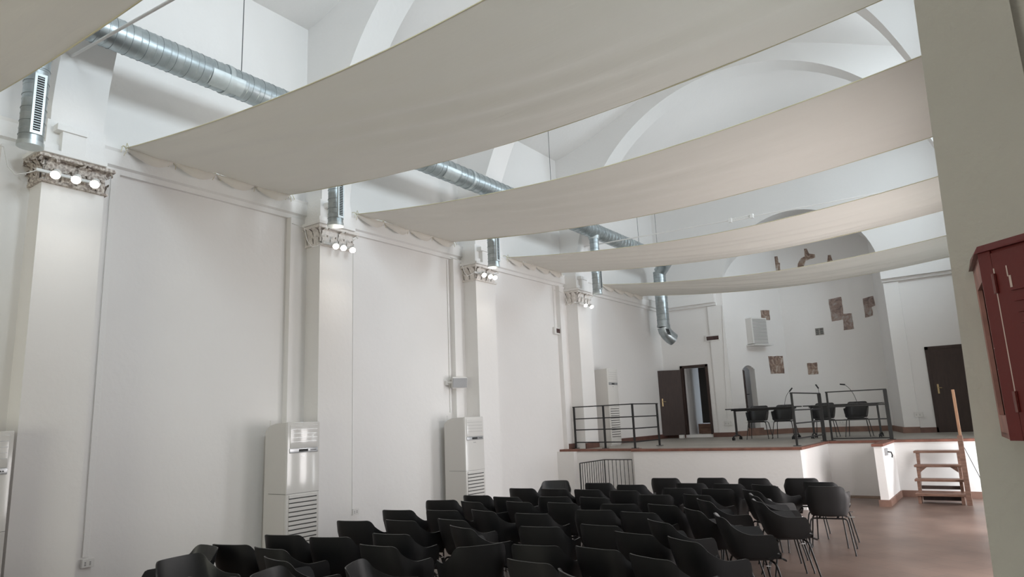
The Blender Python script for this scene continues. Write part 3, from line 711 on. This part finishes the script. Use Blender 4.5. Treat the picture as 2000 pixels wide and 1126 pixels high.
# white vent box on the oblique wall
pc = onob(1473, 648); th = math.atan2(ON.y, ON.x)
r = thing('vent_box', 'white box shaped ventilation grille with louvres and a ledge, left in the apse', 'vent', (pc.x, pc.y, pc.z), th)
bm = NB(); box(bm, 0, .22, -.30, .30, -.36, .38, .01); link('vent_case', bm, 'white', r)
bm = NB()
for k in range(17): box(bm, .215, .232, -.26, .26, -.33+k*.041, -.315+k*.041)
link('louvres', bm, mat('shaded_louvre', (.30, .29, .28), .6), r)  # grey colour paints in the shade on the white louvres
bm = NB(); box(bm, 0, .34, -.36, .36, -.42, -.385, .004); link('ledge', bm, 'white', r)

# ------------------------------------------------------------------ doors
def door_frame(x0, x1, z0, z1, n, y=YB):
    bm = NB(); t = .07
    box(bm, x0-t, x0, y-.03, y+.12, z0, z1+t); box(bm, x1, x1+t, y-.03, y+.12, z0, z1+t); box(bm, x0-t, x1+t, y-.03, y+.12, z1, z1+t)
    return struct('door_%d' % n, bm, 'rdark')
f1 = door_frame(LD[0]+.02, LD[1], LD[2], LD[3], 1)
hx = LD[0]+.02
leaf_r = bpy.data.objects.new('door_leaf', None)
bm = NB(); box(bm, -.66, 0, -.045, 0, 0.02, 1.86, .003); lf = link('door_leaf', bm, 'rdark', f1); lf.location = (hx-.06, YB-.05, LD[2]-.02); lf.rotation_euler = (0, 0, math.radians(33))
bpy.data.objects.remove(leaf_r)
bm = NB(); box(bm, -.60, -.565, -.052, -.044, .84, 1.06, .002); tube(bm, [(-.58, -.05, .98), (-.58, -.09, .98), (-.49, -.095, .97)], .009, 6); link('door_handle', bm, 'brass', lf)
f2 = door_frame(RD[0], RD[1], RD[2]-.02, RD[3], 2, YB-.0)
bm = NB(); box(bm, RD[0], RD[1], YB-.02, YB-.0, RD[2]-.02, RD[3], .002); lf = link('door_leaf', bm, 'rdark', f2)
bm = NB(); hx2 = RD[0]+.07; box(bm, hx2, hx2+.035, YB-.028, YB-.02, 1.93, 2.15, .002); tube(bm, [(hx2+.018, YB-.03, 2.07), (hx2+.018, YB-.07, 2.07), (hx2+.10, YB-.075, 2.06)], .009, 6); link('door_handle', bm, 'brass', lf)
bm = NB(); box(bm, -7.62, -7.50, YB-.42, YB-.30, ZS, ZS+.09, .004)
tag(link('white_block', bm, 'white'), 'small white block on the stage floor under the open door leaf', 'block')
# narrow ajar door in the arched opening
pj = ob(s0+.02); r = struct('door_3', (lambda b_: (box(b_, -.02, .02, -.40, 0, 0, dz1-dz0-.14, .003), b_)[1])(NB()), 'rdark'); r.location = (pj[0]-ON.x*.02, pj[1]-ON.y*.02, dz0+.01)
r.rotation_euler = (0, 0, math.radians(192))
bm = NB(); tube(bm, [(-.02, -.34, .95), (-.09, -.34, .95), (-.095, -.24, .95)], .011, 6); link('door_handle', bm, 'black', r)

# ------------------------------------------------------------------ railings
def rail(pts, z, h, mids, lab, thick=.035, fat=()):
    c = Vector((pts[0][0], pts[0][1], z)); r = thing('stage_railing', lab, 'railing', c, 0, 'black steel stage railings')
    P_ = [Vector((p[0], p[1], 0))-Vector((c.x, c.y, 0)) for p in pts]
    for k, p in enumerate(P_):
        t = thick*(1.9 if k in fat else 1)/2
        bm = NB(); box(bm, p.x-t, p.x+t, p.y-thick/2, p.y+thick/2, 0.01, h); po = link('post', bm, 'black', r)
        bm = NB(); box(bm, p.x-.055-t*.4, p.x+.055+t*.4, p.y-.05, p.y+.05, 0, .01); link('base_plate', bm, 'black', po)
    for q, zz in enumerate([h]+mids):
        for k in range(len(P_)-1):
            a, b = P_[k], P_[k+1]; d = (b-a); L_ = d.length; ang = math.atan2(d.y, d.x)
            mt = Matrix.Translation(a+Vector((0, 0, zz))) @ Matrix.Rotation(ang, 4, 'Z')
            bm = NB(); hh_ = .012 if q else .011; ww = .02 if q == 0 else .010
            box(bm, 0 if q else -.025, L_+(0 if q else .025), -ww, ww, -hh_, hh_, 0, mt); link('rail_bar', bm, 'black', r)
    return r
rail([(-7.90, 13.36), (-7.12, 13.28), (-6.34, 13.10), (-6.26, 14.15)], ZS+.012, .90, [.64, .40, .13], 'black steel railing at the left front of the stage, turning back into the stage')
rail([(-3.20, 13.25), (-3.10, 15.06)], ZS+.012, .95, [.64, .40, .13], 'black steel railing running back beside the stage tables', fat=(1,))
rail([(-2.99, 15.24), (-1.93, 15.30)], ZS+.012, .97, [.68, .40, .035], 'black steel railing panel in front of the right table on the stage', fat=(1,))
# stair well fence of thin bars below the stage
r = thing('bar_fence', 'low fence of thin black upright bars in front of the stage at left', 'fence', (-6.89, 12.76, 0))
for (x0, y0, x1, y1, nb) in ((0, -1.0, 0, 0, 11), (0, 0, .62, 0, 7)):
    for zz in (.85, .08): bm = NB(); tube(bm, [(x0, y0, zz), (x1, y1, zz)], .010, 6); link('fence_rail', bm, 'black', r)
    for k in range(nb+1):
        t = k/nb; bm = NB(); rr = .014 if k in (0, nb) and x1 == 0 else .007
        tube(bm, [(x0+(x1-x0)*t, y0+(y1-y0)*t, 0 if k in (0, nb) else .08), (x0+(x1-x0)*t, y0+(y1-y0)*t, .85)], rr, 6); link('bar', bm, 'black', r)

# ------------------------------------------------------------------ wooden stairs
r = thing('wooden_stairs', 'open tread wooden steps with one tall handrail post leading up to the stage', 'stairs', (-1.16, 14.15, 0))
TZ = [.17, .395, .625, .86]
for k, z in enumerate(TZ):
    y = .0+k*.215; bm = NB(); box(bm, -.385, .385, y-.02, y+.27, z-.038, z, .006); link('tread', bm, 'wood', r)
for sx in (-.33, .31):
    for k, z in enumerate(TZ[:]):
        y = .0+k*.215; bm = NB(); box(bm, sx-.025, sx+.025, y+.02, y+.08, 0 if k in (0,) else TZ[k-1]-.0, z-.038, .003); link('riser_post', bm, 'wood', r)
    bm = NB(); mt = Matrix.Translation((sx, .12, .0)); prism(bm, [(.06, 0), (.20, 0), (.93, .80), (.93, .86), (.83, .86)], 'x', -.02, .02)
    for v in bm.verts: v.co += Vector((sx+(.03 if sx > 0 else -.03)*0, 0, 0))
    link('stringer', bm, 'wood', r)
for sx, s in ((-.33, 1), (.31, -1)):
    bm = NB(); prism(bm, [(sx+s*.03, TZ[2]-.04), (sx+s*.14, TZ[2]-.04), (sx+s*.03, TZ[2]-.13)], 'y', .46, .50); link('brace', bm, 'wood', r)
bm = NB(); box(bm, -.30, .28, .30, .33, .22, .28, .003); box(bm, -.30, .28, .30, .34, .03, .14, .003); link('cross_board', bm, 'rdark', r)
bm = NB(); tube(bm, [(.40, .0, 0), (.41, .03, 1.15)], .055, 4); link('newel', bm, 'wood', r)
bm = NB(); box(bm, .395, .44, .02, .065, 1.05, 1.93, .004); link('handrail_post', bm, 'woodlt', r)
bm = NB(); tube(bm, [(.42, .10, 1.02), (.62, .55, .28)], .006, 5); link('stay_cable', bm, 'black', r)

# ------------------------------------------------------------------ red cabinet on the pier
r = thing('red_cabinet', 'chipped dark red metal cabinet with louvred door on the pier at right', 'cabinet', (0, 0, 0))
A_ = Vector((-.029, 2.60)); B_ = Vector((-.005, 2.31)); dd = Vector((math.sin(math.radians(49)), -math.cos(math.radians(49)))); C_ = B_+dd*.46
Z0, Z1 = 1.594, 2.115
bm = NB(); t = .02                                                     # back, top, bottom and inner partitions
D_ = Vector((C_.x, 2.615))
prism(bm, [tuple(A_), tuple(B_), tuple(C_), tuple(D_)], 'z', Z0, Z0+.015); prism(bm, [tuple(A_), tuple(B_), tuple(C_), tuple(D_)], 'z', Z1-.015, Z1)
prism(bm, [(A_.x, 2.60), (A_.x+.01, 2.617), (D_.x, 2.617), (D_.x, 2.60)], 'z', Z0, Z1); prism(bm, [(C_.x-.012, C_.y), (C_.x, C_.y), (D_.x, D_.y), (D_.x-.012, D_.y)], 'z', Z0, Z1)
link('case', bm, 'red', r)
nA = (B_-A_).normalized(); nS = Vector((nA.y, -nA.x)); nS = nS if nS.x > 0 else -nS
def side(bm, a, b, z0, z1, tk=.012):                                   # piece of the side frame between fractions a, b
    p, q = A_.lerp(B_, a), A_.lerp(B_, b); prism(bm, [tuple(p), tuple(q), (q.x+nS.x*tk, q.y+nS.y*tk), (p.x+nS.x*tk, p.y+nS.y*tk)], 'z', z0, z1)
bm = NB(); side(bm, 0, .16, Z0, Z1); side(bm, .80, 1, Z0, Z1); side(bm, .16, .80, Z0, Z0+.065); side(bm, .16, .80, Z1-.075, Z1); link('side_frame', bm, 'pink', r)
bm = NB(); p, q = A_.lerp(B_, .1)+nS*.14, A_.lerp(B_, .9)+nS*.14; prism(bm, [tuple(p), tuple(q), (q.x+.005, q.y), (p.x+.005, p.y)], 'z', Z0+.02, Z1-.02); link('inner_panel', bm, 'red', r)
nF = Vector((-dd.y, dd.x)); nF = nF if nF.y < 0 else -nF               # towards the camera
def front(bm, a, b, z0, z1, d0=0, d1=.01):
    p, q = B_+dd*a, B_+dd*b; prism(bm, [(p.x+nF.x*d0, p.y+nF.y*d0), (q.x+nF.x*d0, q.y+nF.y*d0), (q.x+nF.x*d1, q.y+nF.y*d1), (p.x+nF.x*d1, p.y+nF.y*d1)], 'z', z0, z1)
bm = NB(); front(bm, 0, .46, Z0, Z1, -.012, -.004); front(bm, 0, .038, Z0, Z1, -.004, .006); link('door_frame', bm, 'red', r)
bm = NB(); front(bm, .040, .455, Z0+.002, Z1-.012, -.003, .007); dr = link('door', bm, 'red', r)
bm = NB()
for k in range(6): front(bm, .085+.004*k, .40, Z1-.125-k*.030, Z1-.117-k*.030, .006, .014)
link('louvres', bm, 'red', dr)
bm = NB()
front(bm, .0385, .0415, Z0+.13, Z1-.105, .006, .0075); front(bm, .0405, .044, Z1-.075, Z1-.055, .0065, .008)  # long strip paints the highlight along the door seam, beside real scratched spots
front(bm, .078, .0815, Z1-.085, Z1-.055, .0065, .008); front(bm, .0815, .088, Z1-.118, Z1-.083, .0065, .008); link('scratches_and_glint', bm, 'scratch_glint', dr)
bm = NB()
bm.free()
for z in (Z1-.125, Z0+.075):
    bm = NB(); p = B_+dd*.041+nF*.010; tube(bm, [(p.x, p.y, z), (p.x, p.y, z+.055)], .006, 8); link('hinge', bm, 'red', dr)
bm = NB()                                                              # sloping lid that overhangs
ov = [A_+Vector((-.012, 0)), B_+Vector((-.012, -.012)), C_+Vector((0, -.02)), D_]
base = [bm.verts.new((p.x, p.y, Z1-.004)) for p in ov]; top = [bm.verts.new((p.x*1+(.01 if k < 2 else 0), p.y, Z1+(.034 if k == 0 else .016))) for k, p in enumerate(ov)]
bm.faces.new(base[::-1]); bm.faces.new(top)
for k in range(4): bm.faces.new((base[k], base[(k+1) % 4], top[(k+1) % 4], top[k]))
link('lid', bm, 'red', r)

# ------------------------------------------------------------------ armchairs
def lerp(a, b, t): return a+(b-a)*t
def sst(t): t = min(1, max(0, t)); return t*t*(3-2*t)
def make_chair():
    r = thing('armchair', '', 'chair', (0, 0, 0), 0, 'black shell armchairs in rows in the hall')
    NQ, NS_ = 20, 9
    def contour(w, b, f, p=3.1):                   # half contour, back centre -> arm front
        out = []
        for k in range(NQ+1):
            a = PI/2*k/NQ; out.append((w*math.sin(a)**(2/p), -b*math.cos(a)**(2/p) if k < NQ else 0))
        for k in range(1, NS_+1): out.append((w*(1-.03*(k/NS_)**2), f*k/NS_))
        return out
    n = NQ+1+NS_
    def rim(k):
        if k <= NQ:
            xx = top[k][0]; c_ = min(max(0, xx-.165), .050)
            drop = .050-math.sqrt(.050**2-c_*c_) if xx < .215 else .050+.095*(lambda q: q*(1.6-.6*q))(min(1, max(0, (k/NQ-.56)/.42)))
            return .785-min(.145, drop)
        t = (k-NQ)/NS_; return .640-.205*max(0, (t-.55)/.45)**2.4
    base = contour(.190, .165, .19); mid = contour(.222, .215, .20); top = contour(.254, .262, .21)
    lv = [(0, .428), (.10, .432), (.22, .452), (.36, .50), (.55, None), (.78, None), (1.0, None)]
    rows = []
    for i, (t, z) in enumerate(lv):
        row = []
        for s in (-1, 1):
            seq = []
            for k in range(n):
                R_ = rim(k)
                zz = z if z is not None else lerp(.50, R_, (t-.36)/.64)
                if z is not None: zz = min(z, .428+(R_-.428)*t*1.2) if R_ < .56 else z
                q = t if t < .36 else t
                bx, by = base[k]; tx, ty = top[k]; m_ = 1-(1-q)**1.6
                hfr = max(0, (zz-.43)/(.785-.43)); m2 = min(1, .12+1.15*hfr**.62) if t > 0 else 0
                m2 = max(m2, t*.9) if t < .4 else m2
                x_ = lerp(bx, tx, m2); y_ = lerp(by, ty, m2)
                if k <= NQ:                                         # backrest leans back and keeps its width at the top
                    lean = max(0, zz-.62)*.22*(1-sst((k/NQ-.5)/.5)); y_ -= lean
                    x_ *= 1-.02*max(0, (zz-.62)/.165)*(1 if k > 0 else 0)*sst(k/NQ*1.4)
                seq.append((s*x_, y_, zz))
            row.append(seq)
        rows.append(row[0][::-1]+row[1][1:])
    bm = NB(); V_ = [[bm.verts.new(p) for p in row] for row in rows]; N_ = len(rows[0])
    for i in range(len(V_)-1):
        for k in range(N_-1): bm.faces.new((V_[i][k], V_[i][k+1], V_[i+1][k+1], V_[i+1][k]))
    # seat pan: join mirrored points of the bottom ring
    c = N_//2; prev = [V_[0][c]]
    for k in range(1, n):
        L_, R_ = V_[0][c-k], V_[0][c+k]
        mids = [bm.verts.new(L_.co.lerp(R_.co, j/6)-Vector((0, 0, .012*math.sin(PI*j/6)*math.sin(PI*min(1, k/n))))) for j in range(1, 6)]
        cur = [L_]+mids+[R_]
        if len(prev) == 1:
            for j in range(6): bm.faces.new((prev[0], cur[j], cur[j+1]))
        else:
            for j in range(6): bm.faces.new((prev[j], prev[j+1], cur[j+1], cur[j]))
        prev = cur
    # front lip of the seat
    for dy, dz, sh in ((.030, -.002, .975), (.048, -.010, .93), (.056, -.024, .87)):
        cur = [bm.verts.new((base[-1][0]*(-1+2*j/6)*sh, .19+dy, .424+dz-.006*math.sin(PI*j/6))) for j, p in enumerate(prev)]
        for j in range(6): bm.faces.new((prev[j], prev[j+1], cur[j+1], cur[j]))
        prev = cur
    bmesh.ops.recalc_face_normals(bm, faces=bm.faces)
    bmesh.ops.subdivide_edges(bm, edges=[e for e in bm.edges], cuts=1, use_grid_fill=True)
    bmesh.ops.solidify(bm, geom=list(bm.faces), thickness=.009)
    link('seat_shell', bm, 'shell', r, smooth=70)
    for sy, ys in ((-1, -.135), (1, .135)):                              # bent-rod legs in two hoops
        bm = NB(); tube(bm, [(-.165, ys, .400), (.165, ys, .400)], .0095, 8); hb = link('cross_rod', bm, 'chairleg', r, smooth=60)
        for sx in (-1, 1):
            bm = NB(); pts = [(sx*.150, ys, .400), (sx*.178, ys+sy*.004, .398), (sx*.196, ys+sy*.012, .386), (sx*.206, ys+sy*.020, .360), (sx*.252, ys+sy*.095, .012), (sx*.2525, ys+sy*.096, .0)]
            tube(bm, pts, [.0095]*4+[.0085, .012], 8); link('leg', bm, 'chairleg', r, smooth=60)
    bm = NB()
    for sx in (-.1, .1): box(bm, sx-.012, sx+.012, -.15, .15, .405, .420, .002)
    link('seat_bracket', bm, 'chairleg', r)
    bm = NB(); tube(bm, [(.17, .05, .395), (.275, .05, .392), (.275, .09, .392), (.17, .09, .395)], .0035, 5); link('linking_hook', bm, 'chrome', r)
    return r
# left end, right end of each backrest top edge as seen in the photograph
CH = {}
for l in '''c1 660 1016.4 735 1017
c2 744.6 1015.5 807 1018.5
c3 754.5 995.4 826.5 996
c4 829.5 996 885 996.6
c5 832.5 976.5 888 975.6
c6 834 1014 888 1018.5
c7 702 1042.5 780 1045.5
c8 721.5 1062 795 1068
c9 513 1044.6 588 1045.5
c10 592.5 1048.5 684 1048.5
c11 425.4 1060.5 492 1062
c12 495 1068 546 1073.4
c13 504 1084.5 543 1095
c18 349 1122 450 1122
c20 875 1068.8 985 1057
d4 902.5 975.5 952.5 980
d5 906 967 960 967.5
d6 960 971 1010 972.5
d7 904 994.5 955 1000
d8 890 1021 934 1029
d9 996 952 1045 952.5
d10 976 977 1032 980.5
d11 989 1000 1052 1002
d12 1000 1027 1087 1029
d13 987 1062 1082 1066
d14 984 1090 1067 1101
d15 1059 954 1105 954.5
d17 1049 969.5 1107 969.5
d18 1056 980 1105 982
d19 1096 995.5 1170 996
d20 1102 1021 1182 1026
d21 1104 1065 1192 1075
d22 1086 1109 1130 1130
d23 1122 955 1165 956
d24 1126 969.5 1185 972
d25 1137 942.5 1197 942.5
d26 1200 946 1262 946
d27 1195 957 1252 958
d28 1169 984 1245 984
d29 1197.5 996 1272 999.5
d30 1191 1036 1265 1044
d31 1219 1079 1300 1094
e1 1273 933 1321 933
e2 1359.5 932.5 1417 932.5
e3 1439 933 1500 933.5
e4 1531.4 933.8 1596 933.8
e5 1568.5 938.5 1629 940
e6 1560 949 1640 949.5
e8 1321 943 1387 943.5
e9 1401 944 1461 945
e10 1293.5 952.8 1354 952.8
e11 1370.5 953.6 1434 955
e12 1442 955 1480 961.5
e13 1471 944.6 1524.5 948
e16 1379 970 1414 979.5
e17 1321 963.8 1376 967.4
e18 1241 965.5 1310 966
e19 1255 984 1321 989.4
e20 1329 989.4 1365 999.5
e23 1269 1010.6 1313 1021
e24 1295 1045 1360 1060'''.split('\n'):
    k_, *v = l.split(); v = list(map(float, v)); a = onz(v[0], v[1], .785); b = onz(v[2], v[3], .785); d = b-a
    ang = math.atan2(d.y, d.x); m_ = (a+b)/2; CH[k_] = [m_.x-math.sin(ang)*.285, m_.y+math.cos(ang)*.285, ang]
for k_, x, y, deg in (('e14', 1458.5, 962.7, -62), ('e15', 1436.5, 974, -60), ('e21', 1369, 1002, -60), ('c14', 519, 1105, -68), ('c15', 703.5, 1092, -60)):
    a = onz(x, y, .775); ang = math.radians(deg); m_ = a+Vector((math.cos(ang), math.sin(ang), 0))*.19
    CH[k_] = [m_.x-math.sin(ang)*.285, m_.y+math.cos(ang)*.285, ang]
for k_, x, y, deg in (('c16', 372, 1088, 275), ('c17', 420, 1067, 172), ('d16', 1075, 940, 205)):
    m_ = onz(x, y, .785); ang = math.radians(deg); CH[k_] = [m_.x-math.sin(ang)*.285, m_.y+math.cos(ang)*.285, ang]
keys = list(CH)
P0 = {k: (CH[k][0], CH[k][1]) for k in keys}
FIX = {k: .3 for k in 'e6 e4 c1 c3 c5 d9 c9 e1 d25 e24'.split()}
for it in range(400):                                                    # ease neighbours apart until shells no longer touch
    for i in range(len(keys)):
        for j in range(i+1, len(keys)):
            A, B = CH[keys[i]], CH[keys[j]]; dx, dy = B[0]-A[0], B[1]-A[1]
            if dx*dx+dy*dy > .6: continue
            ax = [(math.cos(A[2]), math.sin(A[2])), (-math.sin(A[2]), math.cos(A[2])), (math.cos(B[2]), math.sin(B[2])), (-math.sin(B[2]), math.cos(B[2]))]
            best = None
            for (ux, uy) in ax:
                d = dx*ux+dy*uy; ext = .05 if (i, j) in ((13, 64), (59, 63), (2, 3), (20, 68), (39, 57)) else 0
                for Q in (A, B):
                    ext += .252*abs(math.cos(Q[2])*ux+math.sin(Q[2])*uy)+.240*abs(-math.sin(Q[2])*ux+math.cos(Q[2])*uy)
                ov_ = ext-abs(d)
                if best is None or ov_ < best[0]: best = (ov_, ux*(1 if d > 0 else -1), uy*(1 if d > 0 else -1))
            if best[0] > 0:
                s = best[0]*.2; wa, wb = FIX.get(keys[i], 1), FIX.get(keys[j], 1); A[0] -= best[1]*s*wa; A[1] -= best[2]*s*wa; B[0] += best[1]*s*wb; B[1] += best[2]*s*wb
print('CHAIR SHIFT', sorted([(round(math.hypot(CH[k][0]-P0[k][0], CH[k][1]-P0[k][1]), 2), k) for k in keys])[-12:])
ROWS = [('front row nearest the stage', 'e1 e2 e3 e4'), ('second row from the stage', 'd16 d25 d26 e8 e9 e13'),
        ('third row from the stage', 'd9 d15 d23 d27 e10 e11 e12'), ('fourth row from the stage', 'd5 d6 d17 d24 e18 e17 e14'),
        ('fifth row from the stage', 'c5 d4 d10 d18 d28 e19 e16 e15'), ('sixth row from the stage', 'c3 c4 d7 d11 d19 d29 e20 e21'),
        ('seventh row from the stage', 'c1 c2 c6 d8 d12 d20 d30 e23 e24'), ('second row from the picture bottom', 'c9 c10 c7 c8 c20 d13 d21 d31')]
ORD = ['first', 'second', 'third', 'fourth', 'fifth', 'sixth', 'seventh', 'eighth', 'ninth']
LAB = {'e5': 'black armchair behind the loose one at right, its arm and leg showing past it', 'e6': 'black armchair seen squarely from behind, standing loose on open floor at right',
       'd16': 'charcoal armchair facing the camera in the second row, near the left wall', 'c16': 'dark grey armchair turned to the right, at the bottom left corner of the chairs',
       'c17': 'dark grey armchair turned towards the camera, just behind the bottom left one', 'c18': 'black armchair at the bottom left edge, only its top rim in view',
       'c11': 'black armchair at far left behind the two turned towards the camera', 'c12': 'black armchair at lower left with its right arm reaching over the next chairs',
       'c13': 'black armchair at lower left seen at an angle, between its two neighbours', 'c14': 'black armchair turned sideways at lower left, showing its grey inside and arm',
       'c15': 'black armchair turned sideways at the bottom edge, left of the middle of the chairs', 'd14': 'black armchair cut by the bottom edge, left of the tilted one beside it',
       'd22': 'black armchair mostly below the picture, only a sloping rim showing at bottom centre', 'c20': 'black armchair turned left with a rising top rim, in the second row from the bottom',
       'e14': 'black armchair turned right at the right end of the fourth row, grey inside showing', 'e15': 'black armchair turned right at the aisle end of the fifth row, grey inside showing',
       'e21': 'black armchair turned right at the aisle end of the sixth row, seat edge showing', 'e24': 'large black armchair at the aisle end of the seventh row'}
for nm, ks in ROWS:
    ks = ks.split()
    for i, k in enumerate(ks):
        if k not in LAB: LAB[k] = 'black shell armchair, %s from the left in the %s' % (ORD[i], nm)
chair = make_chair()
first = True
for k in keys:
    c = chair if first else copy_tree(chair); first = False
    x, y, a = CH[k]; c.location = (x, y, 0); c.rotation_euler = (0, 0, a); c['label'] = LAB[k]

# ------------------------------------------------------------------ tables, chairs and microphones on the stage
def make_table(L_):
    r = thing('folding_table', '', 'table', (0, 0, ZS), 0, 'black wheeled tables on the stage')
    bm = NB(); box(bm, -L_/2, L_/2, -.30, .30, .715, .74, .006); link('table_top', bm, mat('black_table_top', (.02, .02, .021), .35), r)
    bm = NB(); box(bm, -L_/2+.12, L_/2-.12, -.02, .02, .67, .714); link('beam', bm, 'black', r)
    for s in (-1, 1):
        x = s*(L_/2-.13)
        bm = NB(); box(bm, x-.02, x+.02, -.03, .03, .11, .70, .004); box(bm, x-.018, x+.018, -.22, .22, .685, .714, .003); lg = link('leg', bm, 'black', r)
        bm = NB(); tube(bm, [(x, -.27, .075), (x, -.15, .105), (x, 0, .115), (x, .15, .105), (x, .27, .075)], .017, 8); ft = link('foot', bm, 'black', r, smooth=60)
        for sy in (-1, 1):
            bm = NB(); tube(bm, [(x-.030, sy*.27, .034), (x-.008, sy*.27, .034)], .034, 14); tube(bm, [(x+.008, sy*.27, .034), (x+.030, sy*.27, .034)], .034, 14)
            tube(bm, [(x-.01, sy*.27, .034), (x+.01, sy*.27, .034)], .012, 8); tube(bm, [(x, sy*.27, .04), (x, sy*.27, .085)], .008, 6); link('castor', bm, 'dark', r, smooth=40)
    return r
t1 = make_table(1.62); t1.location = (-4.72, 16.75, ZS); t1['label'] = 'black wheeled folding table on the stage, the left one of the pair'
t2 = copy_tree(t1); t2.location = (-3.02, 17.02, ZS); t2.rotation_euler = (0, 0, math.radians(4)); t2['label'] = 'black wheeled folding table on the stage, the right one behind the railing'
for x, y, rz, lab in ((-4.97, 17.12, 183, 'black armchair behind the left stage table, the leftmost on the stage'), (-4.37, 17.14, 180, 'black armchair behind the left stage table, at its right half'),
                      (-3.52, 17.38, 182, 'black armchair behind the right stage table, just right of the thick railing post'), (-2.83, 17.42, 180, 'black armchair behind the right stage table, rightmost on the stage, with a microphone before it')):
    c = copy_tree(chair); c.location = (x, y, ZS); c.rotation_euler = (0, 0, math.radians(rz)); c['label'] = lab; c['group'] = 'armchairs behind the stage tables'
def mic(head, base, bend, lab):
    r = thing('gooseneck_microphone', lab, 'microphone', base, 0, 'gooseneck microphones on the stage tables')
    h = Vector(head)-Vector(base)
    bm = NB(); tube(bm, [(0, 0, 0), (0, 0, .02), (0, 0, .03)], [.05, .045, .02], 14); link('base', bm, 'black', r, smooth=40)
    mid_ = Vector((h.x*.25, h.y*.2, h.z*.72)); pts = []
    for k in range(9):
        t = k/8; pts.append(mid_*2*t*(1-t)+h*t*t+Vector((0, 0, .03))*(1-t))
    bm = NB(); tube(bm, pts, .0055, 6); link('gooseneck', bm, 'black', r, smooth=60)
    d = Vector(bend).normalized(); bm = NB(); tube(bm, [h-d*.02, h+d*.09], .016, 10); link('microphone_head', bm, 'dark', r, smooth=50)
zt = ZS+.74
mic((-4.08, 16.80, 2.13), (-4.22, 16.75, zt), (.7, .1, .8), 'gooseneck microphone tilted right, at the right end of the left table')
mic((-3.50, 17.0, 2.17), (-3.48, 16.95, zt), (-.5, 0, .9), 'gooseneck microphone tilted left, above the thick railing post')
mic((-2.95, 17.05, 2.21), (-2.72, 16.95, zt), (-1, 0, .15), 'tall arched gooseneck microphone on the right table')
